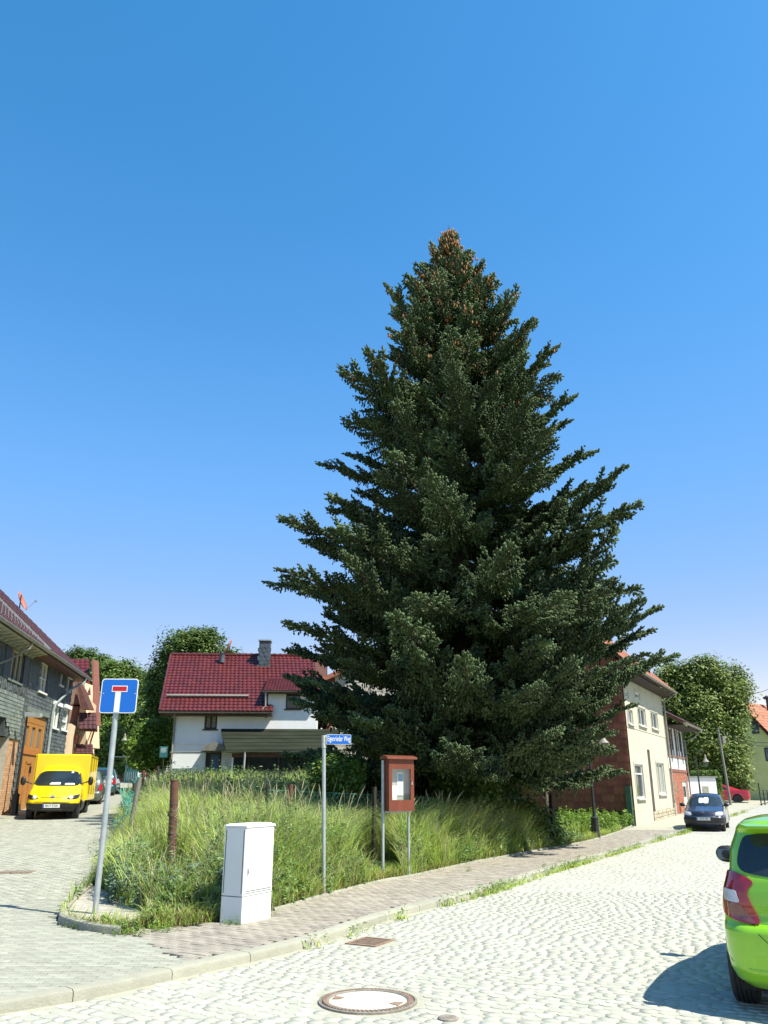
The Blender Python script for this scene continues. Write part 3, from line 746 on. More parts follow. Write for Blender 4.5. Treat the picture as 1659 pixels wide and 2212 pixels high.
def dist_lane(Q): return np.sqrt(((Q[:, None, :]-LSa[None])**2).sum(2).min(1))
def blades(name, Q, H, W, lean, mat, parent=None, zoff=.07):
    n = len(Q); Z = np.array([T(x, y) for x, y in Q])+zoff
    az = rs.uniform(0, 6.28, n); d = np.stack([np.cos(az), np.sin(az)], 1); sd_ = np.stack([-np.sin(az+rs.uniform(-1, 1, n)), np.cos(az)], 1)
    le = H*lean*rs.uniform(.2, 1.5, n); V = np.empty((n, 7, 3))
    for k, (t, w) in enumerate(((0, 1), (.45, .85), (.8, .5))):
        c = np.stack([Q[:, 0]+d[:, 0]*le*t**2, Q[:, 1]+d[:, 1]*le*t**2, Z+H*(t-.18*lean*t**3)], 1)
        off = np.stack([sd_[:, 0]*W*w*.5, sd_[:, 1]*W*w*.5, np.zeros(n)], 1)
        V[:, k*2] = c-off; V[:, k*2+1] = c+off
    V[:, 6] = np.stack([Q[:, 0]+d[:, 0]*le*1.25, Q[:, 1]+d[:, 1]*le*1.25, Z+H*(1-.25*lean)], 1)
    b_ = (np.arange(n)*7)[:, None]
    F = np.concatenate([b_+np.array([[q]]).reshape(1, 3) if False else b_+np.array([q]) for q in ((0, 1, 3), (0, 3, 2), (2, 3, 5), (2, 5, 4), (4, 5, 6))])
    o = mesh_np(name, V.reshape(-1, 3), F, mat, parent); 
    return o
POSTS_CLEAR = [(G(a, b, .05).x, G(a, b, .05).y) for a, b in ((369, 1892), (806, 1866))]
def hfield(Q):
    df = dist_front(Q); dl = dist_lane(Q); h = np.clip(.36+df*1.5, .1, 1.15)*np.clip(.34+dl*.6, .1, 1.0)
    n_ = ssnoise(Q[:, 0], Q[:, 1], 1.6)*.55+ssnoise(Q[:, 0], Q[:, 1], 4.1, 2)*.45
    corner = np.clip((Q[:, 1]-10.6)/2.4, .30, 1)
    for (bx, by) in POSTS_CLEAR:
        L_ = math.hypot(bx, by); ux, uy = bx/L_, by/L_; al = (Q[:, 0]-bx)*ux+(Q[:, 1]-by)*uy; ac = np.abs((Q[:, 0]-bx)*uy-(Q[:, 1]-by)*ux); h = np.where((al < .25) & (al > -3.4) & (ac < .55), h*.05, h)
    right = np.where(Q[:, 0] > 3.6, np.clip(1-(Q[:, 0]-3.6)*.5, .38, 1), 1)
    return h*(.72+.5*n_)*corner*right
def not_sand(Q): return np.array([not pip(x, y, SANDPOLY) for x, y in Q]) if len(Q) else np.zeros(0, bool)
def notunder(Q): return ~(((Q[:, 0]-TX)**2+(Q[:, 1]-TY-.6)**2) < 7.5)
near = lambda Q: ((dist_front(Q) < 2.2) | (dist_lane(Q) < 1.6)) & (Q[:, 1] < 25.5)
tg = tag(bpy.data.objects.new('tall_grass', None), 'tall uncut grass and weeds filling the fenced corner plot', 'grass', kind='stuff'); COL.objects.link(tg)
Q = sample_poly(GARDEN, 36000, near); H = hfield(Q)*rs.uniform(.55, 1.25, len(Q))
stuff(blades('green_blades', Q, H, rs.uniform(.010, .024, len(Q)), .52, 'grass_green', tg))
Q = sample_poly(GARDEN, 26000, lambda Q: near(Q) & (ssnoise(Q[:, 0], Q[:, 1], 2.3, 5) > .35)); H = hfield(Q)*rs.uniform(.8, 1.3, len(Q))
stuff(blades('pale_blades', Q, H, rs.uniform(.006, .011, len(Q)), .5, 'grass_pale', tg))
Q = sample_poly(GARDEN, 42000, lambda Q: (Q[:, 1] > 17) & (dist_front(Q) > 1.0) & notunder(Q)); H = hfield(Q)*rs.uniform(.8, 1.2, len(Q))*1.02
stuff(blades('far_blades', Q, H, rs.uniform(.018, .036, len(Q)), .45, 'grass_green', tg))
Q = sample_poly(GARDEN, 9000, lambda Q: (Q[:, 1] > 17) & (dist_front(Q) > .8) & notunder(Q) & (Q[:, 0] < 4)); H = hfield(Q)*rs.uniform(.9, 1.35, len(Q))
stuff(blades('far_pale_blades', Q, H, rs.uniform(.010, .018, len(Q)), .5, 'grass_pale', tg))
# seed heads: thin stalks with a narrow ear
Q = sample_poly(GARDEN, 620, lambda Q: (Q[:, 1] < 30) & (dist_front(Q) > .5) & notunder(Q) & (Q[:, 0] < 4.5)); H = np.minimum(hfield(Q)*rs.uniform(1.05, 1.42, len(Q)), 1.45)
mbv = []; mbf = []
for (x, y), h in zip(Q, H):
    z0 = T(x, y)+.07; az = rs.uniform(0, 6.28); ln = rs.uniform(.05, .35)*h; dx, dy = math.cos(az), math.sin(az); w = .003 if y < 20 else .0045
    o_ = len(mbv)
    for t, ww in ((0, 1), (.5, 1), (.86, 1), (.9, 2.2), (1.0, 1.9), (1.08, .5)):
        cx_, cy_, cz_ = x+dx*ln*t*t, y+dy*ln*t*t, z0+h*(t if t < 1 else 1+(t-1)*.7)
        mbv += [(cx_-w*ww, cy_, cz_), (cx_+w*ww, cy_, cz_)]
    for k in range(5): a = o_+2*k; mbf += [(a, a+1, a+3), (a, a+3, a+2)]
stuff(mesh_np('seed_heads', np.array(mbv), np.array(mbf), 'straw', tg))
# leafy weeds
def weeds(name, Q, H, mat, leaf, nl, parent):
    C = []; N = []; mb = MB()
    for (x, y), h in zip(Q, H):
        z0 = T(x, y)+.07; lx, ly = rs.normal()*.12*h, rs.normal()*.12*h
        t = rs.uniform(.12, 1, nl); a = rs.uniform(0, 6.28, nl); r = (.25+.5*np.sin(np.clip(t, 0, 1)*2.6))*leaf*1.7
        C.append(np.stack([x+lx*t+np.cos(a)*r, y+ly*t+np.sin(a)*r, z0+h*t], 1)); N.append(np.stack([np.cos(a)*.5, np.sin(a)*.5, np.full(nl, .9)], 1)+rs.normal(size=(nl, 3))*.25)
    return leaves_mesh(name, np.concatenate(C), np.concatenate(N), leaf, mat, parent, sq=.42)
Q = sample_poly(GARDEN, 3000, lambda Q: (Q[:, 1] < 27) & (dist_front(Q) < 3.2) & (ssnoise(Q[:, 0], Q[:, 1], 1.9, 9) > .38)); stuff(weeds('leafy_weeds', Q, hfield(Q)*rs.uniform(.6, 1.08, len(Q)), 'weed_leaf', .036, 34, tg))
Q = sample_poly([(-3.9, 12.4), (-3.0, 11.6), (-2.0, 11.6), (-1.5, 12.8), (-2.8, 15.4), (-4.7, 15.8)], 330); stuff(weeds('thistles', Q, hfield(Q)*rs.uniform(.65, 1.0, len(Q)), 'thistle_leaf', .045, 30, tg))
Q = sample_poly(GARDEN, 1300, lambda Q: (Q[:, 1] > 21) & (Q[:, 0] < 4.5)); stuff(weeds('tall_nettles', Q, hfield(Q)*rs.uniform(.95, 1.35, len(Q)), 'weed_leaf', .06, 26, tg))
Q = sample_poly(GARDEN, 420, lambda Q: (Q[:, 1] > 31) & (Q[:, 0] > 6.5)); stuff(weeds('potato_weeds', Q, rs.uniform(.4, .75, len(Q)), 'leaf_bright', .07, 22, tg))
Q = sample_poly(GARDEN, 5200, lambda Q: (dist_front(Q) < .28) & (Q[:, 1] < 30)); stuff(blades('edge_dry_grass', Q, rs.uniform(.06, .24, len(Q)), rs.uniform(.006, .012, len(Q)), 1.0, 'dry_leaf', tg))
Q = sample_poly(GARDEN, 9000, lambda Q: (dist_front(Q) < .45) & (Q[:, 1] < 34)); stuff(blades('edge_green_grass', Q, rs.uniform(.08, .34, len(Q)), rs.uniform(.006, .012, len(Q)), 1.0, 'grass_green', tg))
# weeds along the road kerb and in joints
kw = tag(bpy.data.objects.new('kerb_weeds', None), 'strip of yellowish weeds growing along the foot of the road kerb', 'weeds', kind='stuff'); COL.objects.link(kw)
pts = []; gk2 = random.Random(5)
for i, p in enumerate(KL):
    if p.y < 9.8 or p.y > 50: continue
    dens = .55+.5*math.sin(i*.31)+.4*math.sin(i*.083+1); t = (KL[min(i+1, len(KL)-1)]-KL[i-1]).normalized(); nn = Vector((t.y, -t.x))
    for k in range(int(max(0, dens)*(30 if p.y > 12 else 9))): q = p+t*gk2.uniform(0, .25)+nn*(.15+abs(gk2.gauss(0, .07))); pts.append((q.x, q.y))
    if gk2.random() < .12:
        q0 = p+nn*.17
        for k in range(34): pts.append((q0.x+gk2.gauss(0, .07), q0.y+gk2.gauss(0, .07)))
Q = np.array(pts); stuff(blades('weed_blades', Q, rs.uniform(.03, .14, len(Q)), rs.uniform(.010, .02, len(Q)), 1.3, 'grass_green', kw, -.01))
Q2 = Q[rs.uniform(size=len(Q)) < .25]; stuff(weeds('weed_rosettes', Q2, rs.uniform(.03, .12, len(Q2)), 'leaf_bright', .018, 6, kw))
pts = []
for i in range(34):
    j = gk2.randrange(len(KL)); p = KL[j]
    if not 7 < p.y < 24: continue
    t = (KL[min(j+1, len(KL)-1)]-KL[j-1]).normalized(); nn = Vector((t.y, -t.x)); c = p-nn*(gk2.choice([.14, .16, 1.2, 1.7])+gk2.uniform(0, .05))
    if ingarden(c.x, c.y): continue
    for k in range(14): pts.append((c.x+gk2.gauss(0, .03), c.y+gk2.gauss(0, .03)))
for c in [(G(a, b, .075).x, G(a, b, .075).y) for a, b in ((160, 2004), (228, 2012), (255, 2020), (290, 2018), (355, 2012), (500, 1998), (240, 2004), (570, 1980), (345, 2006))]:
    for k in range(46): pts.append((c[0]+gk2.gauss(0, .09), c[1]+gk2.gauss(0, .06)))
Q = np.array(pts); stuff(weeds('joint_weeds', Q, rs.uniform(.03, .12, len(Q)), 'leaf_bright', .014, 4, kw))
# one poppy
p = G(468, 1962, .08); t = thing('poppy', 'single orange-red poppy flowering left of the white cabinet', 'flower', p)
mb = MB(); mb.tube([(0, 0, 0), (.02, 0, .2), (.0, 0, .36)], .003, 5); mb.build('stalk', 'weed_leaf', t)
for k in range(4):
    mb = MB(); a = k*1.571; P = []
    for u in range(5):
        for v_ in range(4): r_ = .012+.036*v_/3; an = a+(u-2)*.42; P.append((r_*math.cos(an), r_*math.sin(an), .36+.035*(v_/3)**1.3+.006*math.sin(u*2)))
    mb.add(P, [(u*4+v_, (u+1)*4+v_, (u+1)*4+v_+1, u*4+v_+1) for u in range(4) for v_ in range(3)]); mb.build('petal', 'poppy', t, smooth='all')
# ================================================================== BUILDING HELPERS
def wall_holes(mb, u0, u1, z0, z1, holes, depth=.14):
    """wall face on local y=0 (street side is -y) with real recessed openings"""
    us = sorted(set([u0, u1]+[min(max(h[i], u0), u1) for h in holes for i in (0, 1)])); zs = sorted(set([z0, z1]+[min(max(h[i], z0), z1) for h in holes for i in (2, 3)]))
    for i in range(len(us)-1):
        for j in range(len(zs)-1):
            cu, cz = (us[i]+us[i+1])/2, (zs[j]+zs[j+1])/2
            if any(h[0] < cu < h[1] and h[2] < cz < h[3] for h in holes): continue
            mb.quad((us[i], 0, zs[j]), (us[i+1], 0, zs[j]), (us[i+1], 0, zs[j+1]), (us[i], 0, zs[j+1]))
    for a, b, c, d in holes:
        mb.quad((a, 0, c), (a, depth, c), (a, depth, d), (a, 0, d)); mb.quad((b, 0, c), (b, depth, c), (b, depth, d), (b, 0, d))
        mb.quad((a, 0, c), (b, 0, c), (b, depth, c), (a, depth, c)); mb.quad((a, 0, d), (b, 0, d), (b, depth, d), (a, depth, d))
def window(parent, a, b, c, d, frame='white_frame', pane='pane', mull=1, trans=0, y=.10, fw=.06, sill=None, label=None, sillmat='white_frame', behind=None):
    m = MB(); m.box(a, a+fw, y-.04, y+.03, c, d); m.box(b-fw, b, y-.04, y+.03, c, d); m.box(a+fw, b-fw, y-.04, y+.03, c, c+fw); m.box(a+fw, b-fw, y-.04, y+.03, d-fw, d)
    for i in range(mull): u = a+(b-a)*(i+1)/(mull+1); m.box(u-fw*.45, u+fw*.45, y-.038, y+.028, c+fw, d-fw)
    if trans: zt = c+(d-c)*trans; m.box(a+fw, b-fw, y-.036, y+.026, zt-fw*.4, zt+fw*.4)
    w = m.build('window', frame, parent)
    if label: w['label'] = label
    MB().box(a+.01, b-.01, y+.031, y+.045, c+.01, d-.01).build('pane', pane, w)
    if sill: MB().box(a-.08, b+.08, -sill, y-.045, c-.07, c-.003).build('sill', sillmat, w)
    return w
def tile_field(parent, name, org, eu, es, L, S, tw, th, mat, amp=.022, step=.028, n=4, stuff_=True, trim=None):
    """pan tiles as real relief: org corner at the eave, eu along the eave, es up the slope"""
    org = Vector(org); eu = Vector(eu).normalized(); es = Vector(es).normalized(); nn = eu.cross(es).normalized()
    if nn.z < 0: nn = -nn
    nu = max(1, round(L/tw)); ns = max(1, round(S/th)); tw = L/nu; th = S/ns
    prof = [0, .9, 1.0, .25]; V = []; F = []
    for j in range(ns):
        for i in range(nu):
            if trim and not trim((i+.5)*tw, (j+.5)*th): continue
            o_ = len(V); jit = ((i*7+j*13) % 5-2)*.0012
            for r_, (sv_, hh) in enumerate(((0, step*.25), (0, step), (1.04, .004))):
                for k in range(n+1):
                    x = (i+k/n)*tw-(.0 if k < n else .004); h = amp*prof[k % n]*(1 if k < n else 1)+hh+jit
                    if r_ == 0: h = hh*0+.001
                    V.append(org+eu*x+es*((j+sv_)*th)+nn*h)
            for r_ in range(2):
                for k in range(n): a = o_+r_*(n+1)+k; F.append((a, a+1, a+n+2, a+n+1))
    m = MB(); m.v = [tuple(v) for v in V]; m.f = F; o = m.build(name, mat, parent, fixn=False)
    if stuff_: stuff(o)
    return o
def plates(parent, name, test, u0, u1, z0, z1, du, dz, mat, y=-.02, ang=0, lift=.014, scale_shape=False):
    m = MB(); ca, sa = math.cos(ang), math.sin(ang); D_ = max(u1-u0, z1-z0)*1.5; cu, cz = (u0+u1)/2, (z0+z1)/2; row = 0; b = -D_/2; g = random.Random(int(du*1000+ang*10))
    while b < D_/2:
        a = -D_/2+(du/2 if row % 2 else 0)
        while a < D_/2:
            P = [(a+.004, b), (a+du-.004, b), (a+du-.004, b+dz*1.06), (a+.004, b+dz*1.06)]
            if scale_shape: P = [(a+du*.5, b-dz*.35), (a+du-.004, b+dz*.25), (a+du-.004, b+dz*1.06), (a+.004, b+dz*1.06), (a+.004, b+dz*.25)]
            W = [(cu+p*ca-q*sa, cz+p*sa+q*ca) for p, q in P]; mu, mz = sum(p[0] for p in W)/len(W), sum(p[1] for p in W)/len(W)
            if u0 < mu < u1 and z0 < mz < z1 and test(mu, mz):
                l = lift*g.uniform(.7, 1.4); lo = max(q for p, q in P)
                V = [(w[0], y-(l if q < lo-.01 else .001), w[1]) for w, (p, q) in zip(W, P)]; n_ = len(V)
                if scale_shape: m.add(V+[(V[4][0], y, V[4][2]), (V[0][0], y, V[0][2]), (V[1][0], y, V[1][2])], [(0, 1, 2, 3, 4), (4, 5, 6, 0), (0, 6, 7, 1)])
                else: m.add(V+[(V[0][0], y, V[0][2]), (V[1][0], y, V[1][2])], [(0, 1, 2, 3), (0, 4, 5, 1)])
            a += du
        b += dz; row += 1
    return stuff(m.build(name, mat, parent))
def bricks(parent, test, u0, u1, z0, z1, mat, l=.25, h=.075, y=-.012, name='bricks'):
    m = MB(); z = z0; row = 0
    while z < z1-h*.5:
        u = u0-(l/2 if row % 2 else 0)
        while u < u1:
            a, b = max(u+.005, u0), min(u+l-.005, u1)
            if b-a > .02 and test((a+b)/2, z+h/2): m.add([(a, y, z+.005), (b, y, z+.005), (b, y, z+h-.005), (a, y, z+h-.005), (a, y+.013, z+.001), (b, y+.013, z+.001), (b, y+.013, z+h-.001), (a, y+.013, z+h-.001)], [(0, 1, 2, 3), (0, 4, 5, 1), (2, 6, 7, 3), (1, 5, 6, 2), (0, 3, 7, 4)])
            u += l
        z += h; row += 1
    return stuff(m.build(name, mat, parent))
def gutter(parent, pts, r=.075, mat='zinc', name='gutter'):
    m = MB(); P = [Vector(p) for p in pts]
    for a, b in zip(P[:-1], P[1:]):
        t = (b-a).normalized(); s = t.cross(Vector((0, 0, 1))).normalized(); V = []
        for q in (a, b):
            for k in range(9): an = math.pi*k/8; V.append(q+s*math.cos(an)*r-Vector((0, 0, 1))*math.sin(an)*r)
            for k in range(8, -1, -1): an = math.pi*k/8; V.append(q+s*math.cos(an)*(r-.008)-Vector((0, 0, 1))*math.sin(an)*(r-.008))
        m.add(V, [(k, (k+1) % 18, 18+(k+1) % 18, 18+k) for k in range(18)]+[tuple(range(18)), tuple(range(35, 17, -1))])
    return m.build(name, mat, parent, smooth=30)

# ================================================================== SLATE HOUSES ON THE LEFT
LA = (-13.2, 29.4); LANG = R(99.3)
def LW(px, py, y=0): return onplane(px, py, LA, LANG, y)
def box_from(px0, px1, py0, py1, W, y=0):     # opening seen between these picture columns and rows
    xm, ym = (px0+px1)/2, (py0+py1)/2
    return (W(px0, ym, y)[0], W(px1, ym, y)[0], W(xm, py1, y)[1], W(xm, py0, y)[1])
EZ = 6.88; CORN = 8.8; PITCH_L = R(42); SEAM = LW(57, 1480)[0]
def gl(u): return T(LA[0]+math.cos(LANG)*u, LA[1]+math.sin(LANG)*u)
UH = -9.0
# --- house with the brick base
h1 = thing('slate_house', 'slate-clad house with tan brick base and dark arched passage, leftmost at the lane', 'house', (LA[0], LA[1], 0), LANG)
def X4(x, y): return (x/4, 1244.2+y/4)
def XL(x, y): return (x*.1406, 1468.8+y*.1406)
w3 = box_from(20, 50, 1403, 1473, LW); w3b = box_from(-12, 3, 1396, 1470, LW)
ar = [LW(*XL(0, 570)), LW(*XL(75, 580)), LW(*XL(140, 880))]
arch_top, arch_z, arch_r = ar[1][1], ar[2][1], ar[2][0]
gz0 = gl(0)
brick_top = ar[2][1]
hole = (UH+1.0, arch_r-.15, -1, brick_top)
m = MB(); wall_holes(m, UH, SEAM, brick_top, EZ, [w3, w3b, (UH+1.0, ar[1][0], brick_top-.01, arch_top)], .16)
m.prism([(ar[1][0], 0, arch_top), (ar[1][0], 0, brick_top), (arch_r, 0, brick_top)], (0, .3, 0))
m.quad((UH, 8, -1), (SEAM, 8, -1), (SEAM, 8, EZ), (UH, 8, EZ)); m.quad((UH, 0, -1), (UH, 8, -1), (UH, 8, EZ), (UH, 0, EZ))
m.build('wall', 'slate', h1)
m = MB(); wall_holes(m, UH, SEAM-.02, -1, brick_top, [(UH+1.0, arch_r-.05, -1, brick_top)], .35); m.box(UH+1, arch_r+.2, 2.5, 2.7, -1, arch_top+.2); m.build('brick_base', 'mortar', h1)
plates(h1, 'slate_plates', lambda u, z: z > arch_top+.9 and not (w3[0]-.25 < u < w3[1]+.25 and w3[2]-.08 < z < w3[3]+.08), UH, SEAM, brick_top+.3, EZ-.05, .20, .15, 'slate', ang=R(-42), scale_shape=False)
slope_u = lambda z: arch_r-(z-brick_top)/(arch_top-brick_top)*(arch_r-ar[1][0])
plates(h1, 'slate_border', lambda u, z: z <= arch_top+.9 and not (u < slope_u(min(z, arch_top)) and z < arch_top), UH, SEAM, brick_top, EZ-.05, .26, .125, 'slate_light', y=-.024)
bricks(h1, lambda u, z: True, arch_r-.04, SEAM-.03, .2, brick_top-.05, 'brick_tan')
MB().box(arch_r-.05, SEAM+.02, -.06, .0, brick_top-.03, brick_top+.06).build('slate_sill', 'slate_light', h1)
window(h1, w3[0], w3[1], w3[2], w3[3], 'render_beige', 'pane', 2, y=.10, sill=.06, label='tall three-part window with pale mullions', sillmat='slate_light')
window(h1, w3b[0], w3b[1], w3b[2], w3b[3], 'render_beige', 'pane', 1, y=.10, sill=.06, sillmat='slate_light')
ws = .75
for (a, b) in ((w3[0]-ws, w3[0]-.03), (w3[1]+.03, w3[1]+ws*.9)):
    m = MB(); m.box(a, b, -.055, -.022, w3[2]-.02, w3[3]+.02); sh = m.build('shutter', 'slate_shutter', h1)
m = MB(); m.box(SEAM-.05, SEAM+.03, -.05, .0, brick_top, EZ-.1); m.build('corner_strip', 'slate_shutter', h1)
def pitched(parent, u0, u1, ez, mat, depth=9.0, ov=.55, ang=PITCH_L, lo_v=.0, hi_v=.0, tw=.24, th=.33, nm='roof'):
    t = math.tan(ang); c, s = math.cos(ang), math.sin(ang); S = (depth/2+ov)/c
    ey = -ov; e_z = ez-ov*t+.25
    m = MB()
    for q in ((ey, e_z, 1), (depth+ov, e_z, -1)):
        ridge = (depth/2, e_z+(depth/2+ov)*t)
        m.prism([(u0-lo_v, q[0], q[1]), (u0-lo_v, ridge[0], ridge[1]), (u0-lo_v, ridge[0], ridge[1]-.14), (u0-lo_v, q[0]+.0, q[1]-.14)], (u1+hi_v-u0+lo_v, 0, 0))
    r = m.build(nm, 'brown_wood', parent)
    tile_field(r, 'tiles', (u0-lo_v, ey-.03, e_z+.0), (1, 0, 0), (0, c, s), u1+hi_v-u0+lo_v, S, tw, th, mat)
    tile_field(r, 'tiles', (u0-lo_v, depth+ov+.03, e_z+.0), (1, 0, 0), (0, -c, s), u1+hi_v-u0+lo_v, S, tw*2, th*2, mat)
    rr = MB(); z_r = e_z+(depth/2+ov)*t; k = 0; u = u0-lo_v
    while u < u1+hi_v-.1: rr.tube([(u, depth/2, z_r+.03), (min(u+.36, u1+hi_v), depth/2, z_r+.045)], [.10, .12], 8); u += .34
    stuff(rr.build('ridge_tiles', mat, r, smooth=30))
    return r, e_z, z_r
r1, e_z, z_r = pitched(h1, UH, SEAM, EZ, 'tile_wine', ov=.62)
MB().box(UH, SEAM-.02, -.62, .02, e_z-.16, e_z-.13).build('soffit', 'soffit', h1)
for k in range(22):
    u = SEAM-.35-k*.52
    if u < UH: break
    m = MB(); P = [(u, -.60+.16*q, e_z-.17-.10*math.sin(q/3*math.pi*.5)**.7) for q in range(4)]; m.prism([(u-.05, -.60, e_z-.16), (u-.05, -.12, e_z-.16), (u-.05, -.02, e_z-.30), (u-.05, -.16, e_z-.34), (u-.05, -.26, e_z-.25), (u-.05, -.42, e_z-.25)], (.10, 0, 0)); m.build('rafter_end', 'soffit', h1)
gutter(h1, [(UH, -.68, e_z-.02), (SEAM+.02, -.68, e_z-.02)], .085)
m = MB(); 
for k in range(30):
    u = SEAM-.2-k*.4; 
    for j in (1, 2, 3):
        yy = -.62+j*.42; zz = e_z+(j*.42)*math.tan(PITCH_L); m.tube([(u+(.2 if j == 2 else 0), yy, zz+.0), (u+(.2 if j == 2 else 0), yy-.02, zz+.19)], .012, 4)
stuff(m.build('snow_hooks', 'zinc', r1))
m = MB(); m.box(SEAM-.05, SEAM+.12, 0, 7.2, .03, .11, Matrix.Translation((0, -.62, e_z))@Matrix.Rotation(PITCH_L, 4, 'X')); m.build('flashing', 'zinc', h1)
dp = lambda P, par, r=.05, mt='zinc', nm='downpipe': MB().tube(P, r, 8).build(nm, mt, par, smooth=40)
pu = LW(*X4(120, 460))[0]
dp([(pu, -.68, e_z-.1), (pu, -.62, e_z-.3), (pu-.5, -.12, e_z-.8), (pu-1.6, -.10, e_z-1.1)], h1, .038, 'old_zinc')
m = MB(); m.box(0, .95, 0, 1.25, .05, .13, Matrix.Translation((SEAM-2.6, 1.9-.62, e_z+1.9*math.tan(PITCH_L)))@Matrix.Rotation(PITCH_L, 4, 'X')); sk_ = m.build('skylight', 'zinc', r1)
m = MB(); m.box(.07, .88, .07, 1.18, .135, .14, Matrix.Translation((SEAM-2.6, 1.9-.62, e_z+1.9*math.tan(PITCH_L)))@Matrix.Rotation(PITCH_L, 4, 'X')); m.build('skylight_pane', 'skylight', r1)
# satellite dish on the roof
def dish(parent, loc, face, r=.42, tilt=R(25)):
    t = MB(); t.tube([(0, 0, -.9), (0, 0, .45)], .028, 8); o = t.build('dish_mast', 'black_iron', parent); o.location = loc
    m = MB(); prof = [(.001, .0), (r*.4, .018), (r*.75, .06), (r, .11), (r, .118), (r*.75, .07), (r*.4, .028), (.001, .01)]
    m.lathe(prof, 28, cap=False); d = m.build('satellite_dish', 'dish_red', o, smooth='all'); d.rotation_euler = (R(90)-tilt, 0, face); d.location = (0, 0, .1)
    a = MB(); a.tube([(0, -r*.95, .1), (0, -r*.5, r*1.3)], .012, 6); a.box(-.04, .04, -r*.5-.05, -r*.5+.05, r*1.25, r*1.45); q = a.build('receiver_arm', 'zinc', o); q.rotation_euler = (R(90)-tilt, 0, face); q.location = (0, 0, .1)
p = LW(44, 1300, 3.0)
dish(h1, (p[0], 3.0, p[1]-.1), R(-2), .5)
# --- plain slate house with the wooden gate
h2 = thing('slate_house', 'dark slate-clad house with tall orange wooden gate behind the yellow van', 'house', (LA[0], LA[1], 0), LANG)
g1 = LW(*XL(345, 520)); g2 = LW(*XL(700, 640)); GA, GB = LW(51, 1580)[0], LW(*XL(690, 800))[0]; GT = LW(72, 1542)[1]; GBOT = gl(GA)-.1
wu = box_from(85, 101, 1428, 1497, LW); wa = box_from(129, 135.5, 1446, 1481, LW); wb_ = box_from(143, 149.5, 1466, 1492, LW)
wc = box_from(111, 126, 1524, 1573, LW); wd = box_from(134.5, 146, 1530, 1578, LW)
m = MB(); wall_holes(m, SEAM, CORN, -1, EZ, [(GA, GB, -1, GT), wu, wa, wb_, wc, wd], .18)
m.quad((CORN, 0, -1), (CORN, 9, -1), (CORN, 9, EZ), (CORN, 0, EZ)); m.poly([(CORN, 0, EZ), (CORN, 9, EZ), (CORN, 4.5, EZ+4.3)]); m.quad((SEAM, 9, -1), (CORN, 9, -1), (CORN, 9, EZ), (SEAM, 9, EZ))
m.build('wall', 'slate', h2)
nohole = lambda u, z: not any(h[0]-.05 < u < h[1]+.05 and h[2]-.03 < z < h[3]+.03 for h in (wu, wa, wb_, wc, wd, (GA, GB, -9, GT+.05)))
hemz = lambda u: LW(60, 1530)[1]+.15
plates(h2, 'slate_plates', nohole, SEAM+.05, CORN-.02, .9, EZ-.05, .24, .15, 'slate', ang=0)
MB().box(GA-.05, GB+.08, -.07, .0, GT+.02, GT+.20).build('gate_hood', 'slate_light', h2)
for (w_, mu_, tr_, pn) in ((wu, 1, .45, 'pane_bright'), (wa, 0, 0, 'pane'), (wb_, 0, 0, 'pane'), (wc, 1, 0, 'curtain'), (wd, 0, .4, 'curtain')):
    window(h2, *w_, 'white_frame', pn, mu_, tr_, .05, .07, .10)
    MB().box(w_[0]-.10, w_[1]+.10, -.12, .0, w_[3]+.01, w_[3]+.16).build('lintel', 'render_white', h2)
r2_, e_z2, _ = pitched(h2, SEAM+.13, CORN, EZ, 'tile_wine', ov=.60, hi_v=.35)
MB().box(SEAM+.1, CORN+.3, -.60, .02, e_z2-.17, e_z2-.14).build('soffit', 'brown_wood', h2)
gutter(h2, [(SEAM+.05, -.68, e_z2-.02), (CORN+.38, -.68, e_z2-.02)], .085)
dpu = LW(152, 1470)[0]; du2 = LW(109, 1540)[0]
dp([(dpu, -.68, e_z2-.08), (dpu, -.64, e_z2-.28), (dpu-.8, -.2, e_z2-.75), (du2+.1, -.12, e_z2-1.6), (du2, -.10, e_z2-1.9), (du2, -.10, 1.3)], h2, .055)
# the gate: arched head, two leaves of boards, glazed panels
gt = MB(); fw = .16; gt.box(GA, GA+fw, .02, .12, GBOT, GT); gt.box(GB-fw, GB, .02, .12, GBOT, GT); gt.box(GA+fw, GB-fw, .02, .12, GT-.34, GT)
gate = gt.build('gate', 'door_wood', h2); gate['label'] = 'tall orange wooden gate with three glazed slots'
zmid = LW(60, 1624)[1]; zgl = LW(62, 1575)[1]
gw = (GB-GA-2*fw)
MB().box(GA+fw, GB-fw, -.01, .08, zmid-.09, zmid+.09).build('rail', 'orange_wood', gate)
n_ = 3
for k in range(n_):
    a = GA+fw+gw*(k+.18)/n_; b = GA+fw+gw*(k+.72)/n_
    MB().box(a, b, .085, .10, zmid+.22, zgl+.10).build('glass_slot', 'pane_bright', gate)
for k in range(n_+1):
    a = GA+fw+gw*(k-.28 if k else 0)/n_; b = GA+fw+gw*(min(k+.18, n_))/n_; MB().box(a, b, .03, .10, zmid+.2, zgl+.12).build('stile', 'door_wood', gate)
MB().box(GA+fw, GB-fw, .03, .10, zgl+.12, GT-.34).build('head_rail', 'door_wood', gate)
MB().box(GA+fw, GB-fw, .03, .10, zmid+.09, zmid+.21).build('lower_rail', 'door_wood', gate)
nb_ = 9
for k in range(nb_):
    a = GA+fw+gw*k/nb_; MB().cbox(a+.006, a+gw/nb_-.006, .03, .09, GBOT+.03, zmid-.09, .006).build('board', 'door_wood', gate)
lf = GA+fw+gw*.30
m = MB()
for q in ((lf, lf+.07, GBOT+.5, zmid-.35), (lf+.75, lf+.82, GBOT+.5, zmid-.35), (lf, lf+.82, zmid-.42, zmid-.35)): m.box(q[0], q[1], .0, .03, q[2], q[3])
m.build('wicket_door', 'orange_wood', gate)
